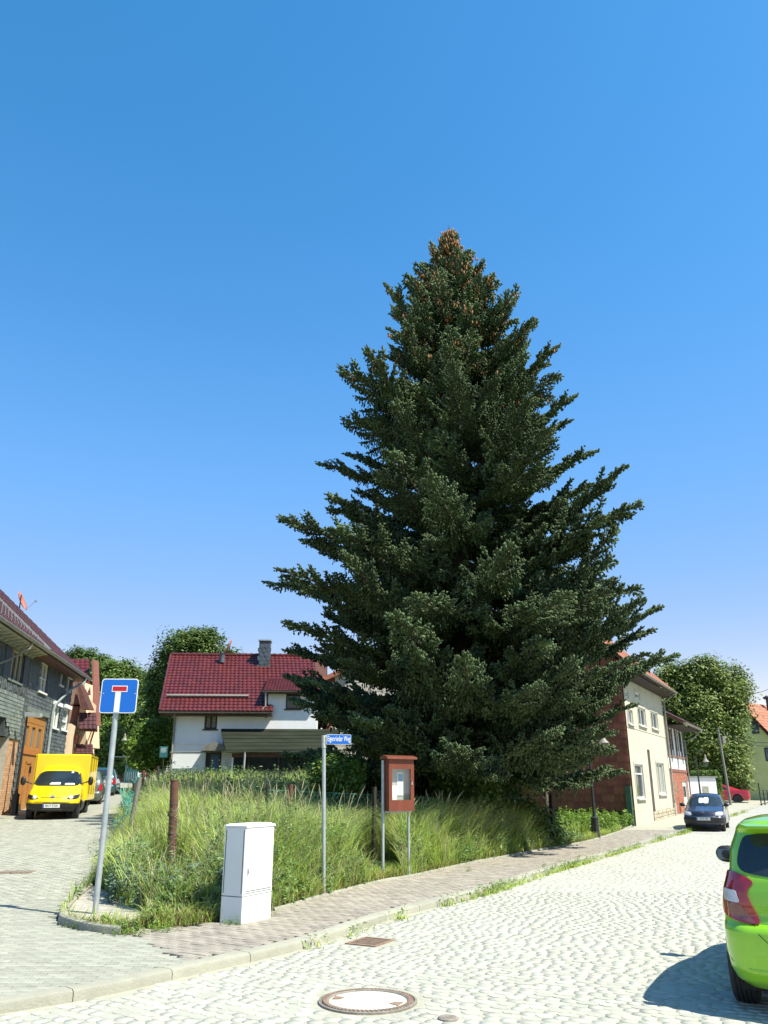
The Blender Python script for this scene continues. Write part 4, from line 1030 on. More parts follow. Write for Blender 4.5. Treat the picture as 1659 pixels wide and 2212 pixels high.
m = MB(); m.box(lf+.62, lf+.66, -.05, .03, 2.2, 2.45); m.build('handle', 'black_iron', gate)
# --- orange and red-tiled house further along the lane
PB = Vector((-15.9, 45.2)); h3 = thing('timber_frame_house', 'peach rendered timber-frame house with steep red tiles, beyond the slate houses', 'house', (PB.x, PB.y, 0), R(104))
def PW(px, py, y=0): return onplane(px, py, (PB.x, PB.y), R(104), y)
zE = PW(185, 1500)[1]; uE = PW(203, 1560)[0]
m = MB(); m.box(0, uE, 0, 8, -1, zE); m.poly([(uE, 0, zE), (uE, 8, zE), (uE, 4, zE+3.5)]); m.box(-3.2, -.02, .8, 8, -1, zE-1.2)
m.build('wall', 'render_peach', h3)
def slab(parent, nm, mat, a, b, c, d, th=.12):
    a, b, c, d = map(Vector, (a, b, c, d)); n__ = (b-a).cross(d-a).normalized()
    m = MB(); m.prism([a, b, c, d], n__*th); return m.build(nm, mat, parent)
# forward-facing slope and verge seen over the slate roof
v0 = atY(163, 1424, 44.8); 
for nm, a, b, mt, dy in (('verge_board', (200, 1424), (204, 1566), 'timber_red', 46.0),):
    P = atY(a[0], a[1], dy); Q = atY(b[0], b[1], dy-.9); m = MB(); M_ = h3.matrix_basis if False else (Matrix.Translation((PB.x, PB.y, 0))@Matrix.Rotation(R(104), 4, 'Z')).inverted()
    m.prism([M_@(P+Vector((-.05, 0, 0))), M_@(P+Vector((.05, 0, 0))), M_@(Q+Vector((.05, 0, 0))), M_@(Q+Vector((-.05, 0, 0)))], M_.to_3x3()@Vector((.0, .9, 0))); m.build(nm, mt, h3)
# slope facing the camera
P0, P1, P2 = atY(150, 1424, 47.2), atY(199, 1424, 47.2), atY(196, 1502, 44.6); P3 = atY(150, 1502, 44.6)
tile_field(h3, 'roof_tiles', M_@P3, M_.to_3x3()@(P2-P3), M_.to_3x3()@(P0-P3), (P2-P3).length, (P0-P3).length, .26, .34, 'tile_red')
A_, B_ = atY(160, 1462, 43.9), atY(187, 1532, 43.4); m = MB(); m.prism([M_@(A_+Vector((-.12, 0, .18))), M_@(A_+Vector((.14, 0, .0))), M_@(B_+Vector((.14, 0, .0))), M_@(B_+Vector((-.30, 0, .02)))], M_.to_3x3()@Vector((0, .8, 0))); m.build('verge_board', 'brown_wood', h3)
for nm, mt, (x0, x1, y0, y1), Y_ in (('wall_panel', 'render_peach', (186, 199, 1492, 1615), 45.2), ('wall_panel', 'render_peach', (150, 187, 1475, 1645), 44.4)):
    a, b, c, d = atY(x0, y1, Y_), atY(x1, y1, Y_), atY(x1-3, y0, Y_), atY(x0+6, y0, Y_); m = MB(); m.prism([M_@q for q in (a, b, c, d)], M_.to_3x3()@Vector((0, 1.2, 0))); m.build(nm, mt, h3)
for (x0, x1, y0, y1, mt) in ((151, 172, 1522, 1526, 'orange_wood'), (150, 172, 1572, 1575, 'orange_wood'), (143, 166, 1617, 1622, 'orange_wood'), (154.5, 162, 1529, 1582, 'door_wood'), (153, 154.6, 1500, 1625, 'brown_wood'), (184, 188, 1580, 1614, 'brown_wood'), (190, 193, 1580, 1620, 'brown_wood')):
    a, b = atY(x0, y1, 44.3), atY(x1, y0, 44.3); lean = .2 if y1-y0 > 30 else 0; m = MB(); m.prism([M_@Vector((a.x, a.y, a.z)), M_@Vector((b.x, a.y, a.z)), M_@Vector((b.x+lean, a.y, b.z)), M_@Vector((a.x+lean, a.y, b.z))], M_.to_3x3()@Vector((0, .14, 0))); m.build('timber_beam', mt, h3)
def porch(x0, x1, xt, y0, y1, Y_, nm='porch_roof'):
    a, b = atY(x0, y1, Y_-.9), atY(x1, y1, Y_-.9); c = atY(xt, y0, Y_); d = atY(x0+.5, y0, Y_)
    m = MB(); m.prism([M_@a, M_@b, M_@c, M_@d], Vector((0, 0, -.1))); o = m.build(nm, 'brown_wood', h3)
    e = M_.to_3x3(); tile_field(h3, 'porch_tiles', M_@(a+Vector((0, -.03, .02))), e@(b-a), e@(d-a), (b-a).length*.96, (d-a).length, .25, .3, 'tile_wine')
porch(170, 211, 181, 1541, 1576, 44.2); porch(164, 203, 194, 1609, 1630, 44.0)
p = atY(158.5, 1596, 43.9); pp = thing('flower_planter', 'terracotta planter with trailing plants on the peach house wall', 'planter', (p.x, p.y, p.z-.25))
m = MB(); m.prism([(-.22, -.12, 0), (.22, -.12, 0), (.3, -.16, .5), (-.3, -.16, .5)], (0, .3, 0)); m.build('pot', 'tile_orange', pp)
C = rs.normal(size=(260, 3))*np.array([.2, .1, .08])+np.array([0, 0, .55]); _pl = leaves_mesh('plant', C, rs.normal(size=(260, 3))+np.array([0, 0, 1.]), .05, 'grass_pale', pp); stuff(_pl)

# ================================================================== WHITE HOUSE WITH RED ROOF
CA = R(3); wl = atY(381, 1545, 43.0); CO = (wl.x, 43.0)
def CW(px, py, y=0): return onplane(px, py, CO, CA, y)
def X2(x, y): return (311+x*.28125, 1347.8+y*.28125)
h4 = thing('white_house', 'white rendered house with glossy dark red tiled roof behind the garden', 'house', (CO[0], CO[1], 0), CA)
ez = CW(*X2(560, 690))[1]; uR = CW(700, 1500)[0]-.35
w1 = box_from(*[X2(465, 0)[0], X2(562, 0)[0], X2(0, 692)[1], X2(0, 808)[1]], CW); w2 = box_from(X2(1090, 0)[0], X2(1198, 0)[0], X2(0, 535)[1], X2(0, 652)[1], CW)
dr = box_from(X2(470, 0)[0], X2(592, 0)[0], X2(0, 985)[1], X2(0, 1160)[1], CW); dr = (dr[0], dr[1], dr[2]-.9, dr[3])
du0 = CW(*X2(952, 600))[0]; dz1 = CW(*X2(1000, 530))[1]
m = MB(); wall_holes(m, 0, uR, -1, ez, [w1, dr], .16); wall_holes(m, du0, uR, ez, dz1, [(w2[0], w2[1], max(w2[2], ez+.01), w2[3])], .16)
m.quad((0, 0, -1), (0, 9, -1), (0, 9, ez), (0, 0, ez)); m.quad((uR, 0, -1), (uR, 9, -1), (uR, 9, dz1), (uR, 0, dz1)); m.quad((0, 9, -1), (uR, 9, -1), (uR, 9, ez), (0, 9, ez)); m.quad((du0, 0, ez), (du0, 2.6, ez), (du0, 2.6, dz1), (du0, 0, dz1))
m.build('wall', 'render_white', h4)
# roof
OV = .55; eL = CW(*X2(125, 672), -OV); rY = 4.4; rL = CW(*X2(210, 246), rY); rRz = CW(*X2(1290, 262), rY)
u_l = eL[0]; zE4 = eL[1]; zR4 = rL[1]; u_lr = rL[0]; u_er = CW(*X2(985, 660), -OV)[0]; uRR = uR+.4
m = MB()
sl4 = (zR4-zE4)/(rY+OV)
m.prism([(u_l, -OV, zE4), (du0, -OV, zE4), (du0, 1.85, zE4+(1.85+OV)*sl4), (uRR, 1.85, zE4+(1.85+OV)*sl4), (uRR, rY, zR4), (u_lr, rY, zR4)], (0, .05, -.14)); m.prism([(du0+.002, -OV, zE4), (u_er, -OV, zE4), (u_er, -.02, zE4+(OV-.02)*sl4), (du0+.002, -.02, zE4+(OV-.02)*sl4)], (0, .0, -.14))
m.prism([(u_l, 2*rY+OV, zE4), (uRR, 2*rY+OV, zE4), (uRR, rY, zR4), (u_lr, rY, zR4)], (0, -.05, -.14)); m.poly([(0, 0, ez), (0, 8.8, ez), (u_lr-u_l, rY, zR4-.1)])
roof4 = m.build('roof', 'brown_wood', h4); 
es = Vector((0, rY+OV, zR4-zE4)); S4 = es.length
shear = (u_lr-u_l)/S4
duS = (du0-u_l)
tile_field(h4, 'roof_tiles', (u_l, -OV-.03, zE4+.03), (1, 0, 0), Vector((u_lr-u_l, rY+OV, zR4-zE4)), uRR-u_l-.1, S4, .235, .30, 'tile_red', amp=.03, step=.035,
           trim=lambda u, s: not (u+s*shear > duS-.05 and s < 2.35) or (u < (u_er-u_l) and s < OV+.2))
m = MB(); u = u_lr
while u < uRR-.1: m.tube([(u, rY, zR4+.07), (u+.36, rY, zR4+.09)], [.10, .125], 8); u += .34
stuff(m.build('ridge_tiles', 'tile_red', h4, smooth=30))
m = MB(); 
for s0, s1 in (((u_l-.03, -OV-.02, zE4+.05), (u_lr-.03, rY, zR4+.07)),): m.tube([s0, s1], .07, 6)
m.build('verge', 'tile_red', h4)
# lower red roof over the projecting upper wall
a = CW(*X2(930, 512), -.35); b = CW(*X2(903, 418), 1.9)
es5 = Vector((0, 2.2, b[1]-a[1])); m = MB(); m.prism([(du0-.25, -.35, a[1]-.05), (uR+.3, -.35, a[1]-.05), (uR+.3, 1.85, b[1]-.05), (du0-.25, 1.85, b[1]-.05)], (0, 0, -.12)); m.build('dormer_roof', 'brown_wood', h4)
tile_field(h4, 'dormer_tiles', (du0-.25, -.38, a[1]), (1, 0, 0), es5, uR+.55-du0, es5.length, .17, .2, 'tile_orange' if False else 'tile_red', amp=.02)
MB().box(du0-.12, du0-.02, .0, 2.6, ez-.2, dz1).build('dormer_cheek', 'slate', h4)
gutter(h4, [(du0-.3, -.42, a[1]-.02), (uR+.3, -.42, a[1]-.02)], .07, 'old_zinc'); gutter(h4, [(u_l-.05, -OV-.06, zE4-.02), (u_er, -OV-.06, zE4-.02)], .07, 'old_zinc')
MB().box(u_l, u_er, -OV, .0, zE4-.2, zE4-.16).build('soffit', 'brown_wood', h4)
dp([(0.02, -OV, zE4-.1), (-.03, -.12, zE4-.4), (-.06, -.10, .8)], h4, .055, 'old_zinc'); dp([(du0-.1, -.40, a[1]-.1), (du0-.1, -.25, zE4+.3), (du0-.3, -.4, zE4+.12)], h4, .05, 'zinc')
sg0, sg1 = CW(*X2(150, 606), -.0), CW(*X2(795, 597), 0.0)
q = .95; zf = zE4+(OV+.4)*(zR4-zE4)/(rY+OV)+.22
mm = MB(); mm.tube([(sg0[0]+.05, .42, zf), (sg1[0], .42, zf)], .07, 8)
for k in range(6): u = sg0[0]+.3+(sg1[0]-sg0[0]-.5)*k/5; mm.tube([(u, .42, zf), (u, .42, zf-.25)], .02, 4)
mm.build('snow_guard', 'old_zinc', h4)
# chimney clad in slate
cu0, cu1 = CW(*X2(885, 250), 3.6)[0], CW(*X2(967, 250), 3.6)[0]; cz0 = CW(*X2(920, 332), 3.3)[1]; cz1 = CW(*X2(930, 130), 3.3)[1]
m = MB(); m.box(cu0, cu1, 3.3, 4.1, cz0-.8, cz1); ch = m.build('chimney', 'slate_shutter', roof4)
plates(ch, 'slate_scales', lambda u, z: True, cu0, cu1, cz0, cz1-.15, .26, .24, 'slate_shutter', y=3.29, scale_shape=True)
MB().box(cu0-.06, cu1+.06, 3.24, 4.16, cz1, cz1+.07).build('chimney_cap', 'zinc', ch)
p = CW(*X2(625, 290), 3.9); dish(h4, (p[0]+.2, 3.9, p[1]+.75), R(-80), .52)
m = MB(); m.lathe([(.16, 0), (.14, .25), (.14, .5), (.18, .52), (.001, .58)], 12, (p[0]-.15, 3.6, p[1]-.1)); m.build('vent_pipe', 'slate_shutter', h4)
window(h4, *w1, 'dark_frame', 'curtain', 1, 0, .10, .09, .06, sillmat='dark_frame'); window(h4, w2[0], w2[1], max(w2[2], ez+.01), w2[3], 'dark_frame', 'pane', 0, 0, .10, .06, .06, sillmat='dark_frame')
d_ = MB().box(dr[0], dr[1], .10, .15, dr[2], dr[3]).build('door', 'dark_frame', h4); d_['label'] = 'blue door under a small wooden canopy'
MB().box(dr[0]+.25, dr[1]-.12, .05, .099, dr[2]+.1, dr[3]-.1).build('door_panel', 'blue_door', d_)
for k in range(3): MB().box(dr[0]+.31+k*.28, dr[0]+.34+k*.28, .03, .05, dr[2]+.15, dr[3]-.15).build('door_rib', 'blue_door', d_)
c0 = CW(*X2(455, 945), -.6); m = MB(); m.prism([(c0[0]-.05, -.65, c0[1]-.05), (c0[0]+.55, -.65, c0[1]+.28), (c0[0]+1.35, -.65, c0[1]-.05), (c0[0]+1.35, -.65, c0[1]-.18), (c0[0]-.05, -.65, c0[1]-.18)], (0, .66, 0)); m.build('door_canopy', 'weathered_wood', h4)
m = MB(); z_ = CW(*X2(350, 915))[1]; m.box(0.02, CW(*X2(610, 915))[0], -.05, -.002, z_-.04, z_+.04); m.build('string_course', 'render_white', h4)
m = MB(); z_ = CW(*X2(350, 988), -.3)[1]; m.tube([(-.1, -.3, z_), (CW(*X2(600, 988))[0], -.3, z_+.05)], .04, 6); m.build('cable_rail', 'weathered_wood', h4)
# lean-to porch with corrugated glazing
LD = 2.2; pA = CW(*X2(593, 805), -.02); pB = CW(*X2(1285, 812), -.02); pC = CW(*X2(628, 972), -LD); pD = CW(*X2(1440, 942), -LD)
m = MB(); z1_, z0_ = pA[1], pC[1]
m.prism([(pA[0], -.02, z1_), (pB[0]+1.5, -.02, z1_), (pD[0], -LD, z0_+.02), (pC[0], -LD, z0_)], (0, 0, -.10)); lt = m.build('porch_roof', 'felt', h4)
for k in range(6):
    t0 = k/6; m = MB(); a = Vector((pA[0], -.02, z1_)).lerp(Vector((pC[0], -LD, z0_)), t0+.14); b = Vector((pB[0]+1.5, -.02, z1_)).lerp(Vector((pD[0], -LD, z0_+.02)), t0+.14)
    m.tube([a+Vector((0, 0, .008)), b+Vector((0, 0, .008))], .013, 5); m.build('felt_seam', 'felt', h4)
gutter(h4, [(pC[0]-.05, -LD-.06, z0_-.03), (pD[0], -LD-.06, z0_-.02)], .06, 'old_zinc')
MB().box(pC[0]+.3, pD[0]-.1, -LD+.12, -LD+.2, z0_-.32, z0_-.12).build('porch_beam', 'brown_wood', h4)
zb_ = .3
m = MB(); n_ = 90; 
for k in range(n_):
    u0_, u1_ = pC[0]+.35+(pD[0]-pC[0]-.5)*k/n_, pC[0]+.35+(pD[0]-pC[0]-.5)*(k+1)/n_; um = (u0_+u1_)/2
    m.quad((u0_, -LD+.2, zb_), (um, -LD+.17, zb_), (um, -LD+.17, z0_-.32), (u0_, -LD+.2, z0_-.32)); m.quad((um, -LD+.17, zb_), (u1_, -LD+.2, zb_), (u1_, -LD+.2, z0_-.32), (um, -LD+.17, z0_-.32))
m.build('corrugated_screen', 'dark_porch', h4)
MB().box(pC[0]+.3, pC[0]+.38, -LD+.15, 0, zb_, z0_-.1).build('porch_side', 'render_white', h4)
for f_ in (.22, .5, .78): MB().box(pC[0]+(pD[0]-pC[0])*f_-.05, pC[0]+(pD[0]-pC[0])*f_+.05, -LD+.1, -LD+.2, zb_, z0_-.3).build('porch_post', 'dark_wood', h4)
pu_ = CW(*X2(775, 1000), -LD-.05)[0]; dp([(pu_, -LD-.06, z0_-.05), (pu_, -LD-.05, z0_-.3), (pu_-.06, -LD-.02, .6)], h4, .05, 'galv')
# picket fence in front of the white house
pf = thing('picket_fence', 'low weathered picket fence in front of the white house', 'fence', (CO[0]-.3, CO[1]-3.4, 0), CA)
g = random.Random(4)
for k in range(64):
    u = k*.155; zz = 1.02; h = 1.15+g.uniform(-.03, .03); m = MB(); m.prism([(u, 0, zz), (u+.085, 0, zz), (u+.085, 0, zz+h-.07), (u+.042, 0, zz+h), (u, 0, zz+h-.07)], (0, .022, 0)); m.build('picket', 'weathered_wood', pf)
for z in (1.3, 1.9): MB().box(-.05, 9.9, .023, .06, z, z+.08).build('rail', 'weathered_wood', pf)

# ================================================================== GABLED HOUSE HALF HIDDEN BEHIND THE SPRUCE
a = atY(686, 1600, 45); h5 = thing('brick_gable_house', 'red brick gable house with pale grey shingle wall, half hidden behind the spruce', 'house', (a.x, 45, 0), R(6))
def EW(px, py, y=0): return onplane(px, py, (a.x, 45), R(6), y)
q0 = EW(688, 1470); q1 = EW(705, 1407); q2 = EW(712, 1470); ze = EW(712, 1462)[1]; us = EW(708, 1470)[0]
m = MB(); m.box(us, us+9, 0, 8, 0, ze); m.poly([(us, 0, ze), (us+5, 0, EW(740, 1385)[1]), (us+9.9, 0, ze)]); m.build('wall', 'gable_brick', h5)
m = MB(); zt = EW(740, 1390)[1]; m.prism([(us-1.2, -.4, ze-.5), (us-1.0, -.4, ze-.65), (us+4.6, -.4, zt+.1), (us+4.4, -.4, zt+.3)], (0, 7, 0)); m.build('roof', 'tile_orange', h5)
m = MB(); m.prism([(us+9.6, -.4, ze-.5), (us+9.4, -.4, ze-.65), (us+4.4, -.4, zt+.1), (us+4.5, -.4, zt+.3)], (0, 7, 0)); m.build('roof', 'tile_orange', h5)
plates(h5, 'shingles', lambda u, z: z < ze+(u-us)*.75 and z < ze+(us+9.4-u)*.75, us+.25, us+8.5, 2, zt-.4, .34, .24, 'shingle_grey', y=-.03)

# ================================================================== BEIGE HOUSE ON THE RIGHT
RO = (10.9, 37.0); RAg = R(62)
def RW(px, py, y=0): return onplane(px, py, RO, RAg, y)
def X3(x, y): return (1157.8+x*.3021, 1330.6+y*.3021)
def bx3(x0, x1, y0, y1, dx=0): a_, b_ = X3(x0, y0); c_, d_ = X3(x1, y1); return box_from(a_, c_, b_, d_, RW)
h6 = thing('beige_house', 'weathered beige rendered house with terracotta tile-hung gable, right of the spruce', 'house', (RO[0], RO[1], 0), RAg)
uF = RW(*X3(985, 1380))[0]; zT = RW(1360, 1442)[1]
W = [bx3(712, 770, 1062, 1305), bx3(868, 920, 1052, 1275), bx3(655, 690, 672, 772), bx3(730, 782, 660, 785), bx3(822, 868, 690, 805), bx3(634, 658, 536, 582), bx3(708, 740, 548, 590)]
slot = (RW(*X3(818, 1200))[0], RW(*X3(836, 1200))[0], -.2, RW(*X3(800, 955))[1])
m = MB(); wall_holes(m, 0, uF, -.5, zT, W+[slot], .16); m.quad((uF, 0, -.5), (uF, 8.2, -.5), (uF, 8.2, zT), (uF, 0, zT)); m.poly([(uF, 0, zT), (uF, 8.2, zT), (uF, 4.1, zT+3.9)])
m.quad((0, 8.2, -.5), (uF, 8.2, -.5), (uF, 8.2, zT), (0, 8.2, zT)); m.build('wall', 'render_beige', h6)
m = MB(); m.quad((0.0, 0.03, -.5), (0.0, 8.2, -.5), (0.0, 8.2, zT), (0.0, .03, zT)); m.poly([(0, .03, zT), (0, 8.2, zT), (0, 4.1, zT+3.9)]); m.build('gable_wall', 'brown_wood', h6)
for i, w_ in enumerate(W):
    pn = 'curtain' if i == 1 else 'pane'
    window(h6, *w_, 'white_frame', pn, 0 if i in (0, 5, 6) else 1, .72 if i == 0 else 0, .08, .07, .10 if i < 5 else None, sillmat='concrete')
    m = MB(); e = .10
    for q in ((w_[0]-e, w_[0]-.003, w_[2]-.05, w_[3]+e), (w_[1]+.003, w_[1]+e, w_[2]-.05, w_[3]+e), (w_[0]-.003, w_[1]+.003, w_[3]+.003, w_[3]+e)): m.box(q[0], q[1], -.025, .0, q[2], q[3])
    m.build('surround', 'render_beige', h6)
MB().box(slot[0], slot[1], .10, .15, slot[2], slot[3]).build('brown_strip', 'brown_wood', h6)['label'] = 'tall narrow brown recess in the wall'
z_ = RW(*X3(760, 820))[1]; MB().box(.02, uF-.02, -.02, .0, z_-.025, z_+.025).build('string_course', 'render_beige', h6)
# rubble plinth stones
g = random.Random(9); su = RW(*X3(850, 1450))[0]
for r_ in range(3):
    u = su-.2
    while u < uF-.1:
        l = g.uniform(.28, .6); z = gl(0)*0+T(RO[0]+u*.47, RO[1]+u*.88)+.02+r_*.15; m = MB(); m.cbox(u, min(u+l-.03, uF-.02), -.05-g.uniform(0, .03), .0, z, z+.135, .03); m.build('plinth_stone', 'stone_plinth', h6); u += l
# gable tiles: rows of hanging tiles on the side facing the garden
def gtop(y): return zT+3.9*(1-abs(y-4.1)/4.1)
tm = []
for k in range(5):
    m = MB(); hj = random.Random(k); w = .265; h = .40; V = []
    for (yy, zz, o_) in ((0, 0, .030), (w*.2, -.035, .038), (w*.5, -.05, .036), (w*.8, -.03, .026), (w, 0, .014), (w, h, .0), (0, h, .01)): V.append((-o_-hj.uniform(0, .004), yy, zz))
    V2 = [(.0, v[1], v[2]) for v in V[:5]]
    m.add(V+V2, [(0, 1, 2, 3, 4, 5, 6), (0, 7, 8, 1), (1, 8, 9, 2), (2, 9, 10, 3), (3, 10, 11, 4), (4, 11, 5), (0, 6, 7)])
    me = bpy.data.meshes.new('tile'); me.from_pydata(m.v, [], m.f); me.materials.append(MATS['tile_terracotta']); tm.append((me, m))
placed = 0; rest = MB(); row = 0; z = .75
holes_g = [(RW(*X3(200, 1240), 0), )]
cand = []
while z < zT+3.8:
    y = .05
    while y < 8.0:
        if z+.1 < gtop(y+.13)-.1 and not (4.55 < y < 5.0 and 1.75 < z < 2.2): cand.append((y, z))
        y += .262
    z += .34
cand.sort(key=lambda c: (c[0] > 4.2 or c[1] > 5.2, c[0]+c[1]))
for i, (y, z) in enumerate(cand):
    me, mm = tm[(i*7) % 5]
    if i < 280: inst('tile', me, h6, (-.004, y, z+g.uniform(-.006, .006)), (g.uniform(-.012, .012), 0, 0))
    else: rest.add([(v[0]-.004, v[1]+y, v[2]+z) for v in mm.v], mm.f)
stuff(rest.build('hanging_tiles', 'tile_terracotta', h6, fixn=False))
MB().box(-.05, .0, 4.6, 5.0, 1.8, 2.15).build('vent_opening', 'dark_frame', h6)
MB().box(-.08, .0, .02, 8.1, -.3, .62).build('dark_plinth', 'dark_wood', h6)
MB().box(-.30, -.09, .05, .28, -.2, 1.75).build('green_box', 'green_wood', h6)
r6 = MB(); an = math.atan2(3.9, 4.1); 
for s_ in (1, -1):
    y_e = -.7 if s_ == 1 else 8.9; z_e = zT-.7*3.9/4.1+.12
    r6.prism([(-.35, y_e, z_e), (-.35, 4.1, zT+4.02), (-.35, 4.1, zT+4.18), (-.35, y_e, z_e+.16)], (uF+.7, 0, 0))
r6 = r6.build('roof', 'brown_wood', h6)
tile_field(r6, 'tiles', (-.38, -.73, zT-.7*3.9/4.1+.29), (1, 0, 0), (0, 4.1, 3.9), uF+.76, math.hypot(4.85, 4.6), .25, .33, 'tile_orange')
tile_field(r6, 'tiles', (-.38, 8.93, zT-.7*3.9/4.1+.29), (1, 0, 0), (0, -4.1, 3.9), uF+.76, math.hypot(4.85, 4.6), .25, .33, 'tile_orange')
MB().box(-.34, uF+.3, -.68, .0, zT-.66, zT-.60).build('soffit', 'dark_wood', h6)
gutter(h6, [(-.38, -.78, zT-.40), (uF+.38, -.78, zT-.40)], .08, 'old_zinc')
dp([(uF-.12, -.72, zT-.5), (uF-.12, -.12, zT-1.0), (uF-.12, -.10, 1.0), (uF-.1, -.10, .3)], h6, .055, 'old_zinc'); dp([(uF-.1, -.10, .9), (uF-.1, -.10, -.1)], h6, .07, 'concrete', 'pipe_sleeve')
# ---- half-timbered house with brick base
a0_ = uF+.03; h7 = thing('half_timbered_house', 'small house with red brick base, white upper floor and green shutters, beyond the beige house', 'house', (RO[0]+math.cos(RAg)*a0_, RO[1]+math.sin(RAg)*a0_, 0), RAg)
def SW(px, py, y=0): q = RW(px, py, y); return (q[0]-a0_, q[1])
uG = SW(*X3(1085, 1200))[0]; zG = SW(1436, 1552)[1]; zM = SW(*X3(960, 1100))[1]; zM2 = SW(*X3(950, 998))[1]
m = MB(); wall_holes(m, 0, uG, zM, zG, [], .1); m.quad((uG, 0, -.5), (uG, 6, -.5), (uG, 6, zG), (uG, 0, zG)); m.build('wall', 'render_white', h7)
slots = [(.55, .72, 1.35, 2.0+.0), (1.5, 1.68, 1.35, 2.0)]; dd = (uG*.66, uG*.92, -.3, zM-.55)
m = MB(); wall_holes(m, 0, uG, -.5, zM, slots+[dd], .15); m.build('brick_base', 'mortar', h7)
bricks(h7, lambda u, z: not any(s[0]-.1 < u < s[1]+.1 and s[2] < z < s[3] for s in slots+[dd]), 0, uG, .3, zM-.08, 'brick_red', .22, .075)
for s in slots: MB().box(s[0], s[1], .08, .12, s[2], s[3]).build('brick_slot', 'dark_frame', h7)
dq = MB().box(dd[0], dd[1], .06, .12, dd[2], dd[3]).build('door', 'white_frame', h7); MB().box(dd[0]+.2, dd[1]-.2, .05, .058, dd[3]-.9, dd[3]-.3).build('pane', 'pane', dq)
MB().box(0, uG, -.06, .0, zM-.07, zM+.07).build('beam', 'timber_red', h7); MB().box(0, uG, -.05, .0, zM2-.05, zM2+.05).build('beam', 'timber_red', h7)
npst = 7
for k in range(npst):
    u = .12+(uG-.3)*k/(npst-1); MB().box(u-.06, u+.06, -.045, .0, zM2+.05, zG-.1).build('post', 'timber_red' if k % 2 else 'weathered_wood', h7)
for k in (1, 3, 5):
    u = .12+(uG-.3)*k/(npst-1)+.05; MB().box(u-.10, u+.10, -.07, -.046, (zM+.1) if k == 3 else zM2-.35, zM2+1.45).build('shutter', 'green_wood', h7)
for k in range(4):
    u = .22+(uG-.5)*k/4; zb2 = zM2+.35; w_ = MB().box(u+.12, u+.56, -.03, .0, zb2, zb2+1.15).build('window', 'dark_frame', h7); MB().box(u+.19, u+.49, -.036, -.031, zb2+.07, zb2+1.08).build('pane', 'pane', w_); 
m = MB(); m.prism([(-.02, -1.0, zG-.35), (-.02, 3, zG+1.9), (-.02, 3, zG+2.05), (-.02, -1.0, zG-.2)], (uG+.9, 0, 0)); r7 = m.build('roof', 'brown_wood', h7)
tile_field(r7, 'tiles', (-.02, -1.02, zG-.19), (1, 0, 0), (0, 4, 2.25), uG+.92, 4.6, .28, .35, 'tile_wine')
MB().box(0, uG+.6, -.95, .0, zG-.42, zG-.36).build('soffit', 'dark_wood', h7)
gutter(h7, [(-.02, -1.06, zG-.26), (uG+.95, -1.06, zG-.26)], .08, 'old_zinc'); dp([(uG+.7, -1.05, zG-.3), (uG+.5, -.6, zG-.75), (uG-.02, -.12, zG-1.0), (uG-.02, -.10, .3)], h7, .05, 'old_zinc')
# ---- little white shed
c = atY(1509, 1700, 52.5); t = thing('white_shed', 'small flat-roofed white shed with one door between the brick house and the hedge', 'shed', (c.x, c.y, T(c.x, c.y)), R(12))
hh_ = atY(1509, 1680, 52.5).z-T(c.x, c.y)
MB().box(-1.25, 1.25, 0, 2.5, -.2, hh_).build('wall', 'render_white', t); MB().box(-1.33, 1.33, -.1, 2.6, hh_, hh_+.09).build('roof', 'slate_light', t)
d_ = MB().box(.1, .75, -.05, -.002, -.1, hh_-.35).build('door', 'white_frame', t); MB().box(.2, .65, -.06, -.051, .5, hh_-.5).build('pane', 'curtain', d_)
# ---- lime green house far right
cA = atY(1618, 1650, 71); LR = R(-50); gh = 3.6; lo = Vector((cA.x, 71, 0))-Vector((math.cos(LR), math.sin(LR), 0))*gh
h8 = thing('lime_house', 'yellow-green rendered gable house with orange roof at the right edge', 'house', (lo.x, lo.y, 0), LR)
def HW(px, py, y=0): return onplane(px, py, (lo.x, lo.y), LR, y)
apx = HW(1618, 1521)[1]; rise = gh*1.2; zsh = apx-rise
m = MB(); m.box(0, 2*gh, 0.01, 10, -1, zsh); m.prism([(0, 0, zsh), (2*gh, 0, zsh), (gh, 0, apx)], (0, 10, 0)); m.quad((0, 0, -1), (2*gh, 0, -1), (2*gh, 0, zsh), (0, 0, zsh)); m.build('wall', 'render_lime', h8)
rf = slab(h8, 'roof', 'brown_wood', (gh, -.3, apx+.05), (gh, 10.3, apx+.05), (2*gh+.5, 10.3, zsh-.55), (2*gh+.5, -.3, zsh-.55), th=.14)
for sg in (1, -1):
    e0 = Vector((gh+sg*(gh+.5), -.32, zsh-.37)); e1 = Vector((gh, -.32, apx+.23)); tile_field(rf, 'tiles', e0, (0, 1, 0), e1-e0, 10.6, (e1-e0).length, .28, .36, 'tile_orange')
rf = slab(h8, 'roof', 'brown_wood', (gh, 10.3, apx+.05), (gh, -.3, apx+.05), (-.5, -.3, zsh-.55), (-.5, 10.3, zsh-.55), th=.14)
for (x0, x1, y0, y1) in ((1624, 1639, 1558, 1585), (1653, 1672, 1615, 1644)):
    w_ = box_from(x0, x1, y0, y1, HW); ff = MB().box(w_[0], w_[1], -.05, .0, w_[2], w_[3]).build('window', 'dark_frame', h8); MB().box(w_[0]+.1, w_[1]-.1, -.055, -.051, w_[2]+.1, w_[3]-.1).build('pane', 'pane_bright', ff)
m = MB(); m.tube([(gh+.5, 4.0, apx-.6), (gh+.5, 4.0, apx+.75)], .12, 8); m.lathe([(.26, 0), (.36, .14), (.001, .34)], 12, (gh+.5, 4.0, apx+.7)); m.build('vent_pipe', 'black_iron', h8)
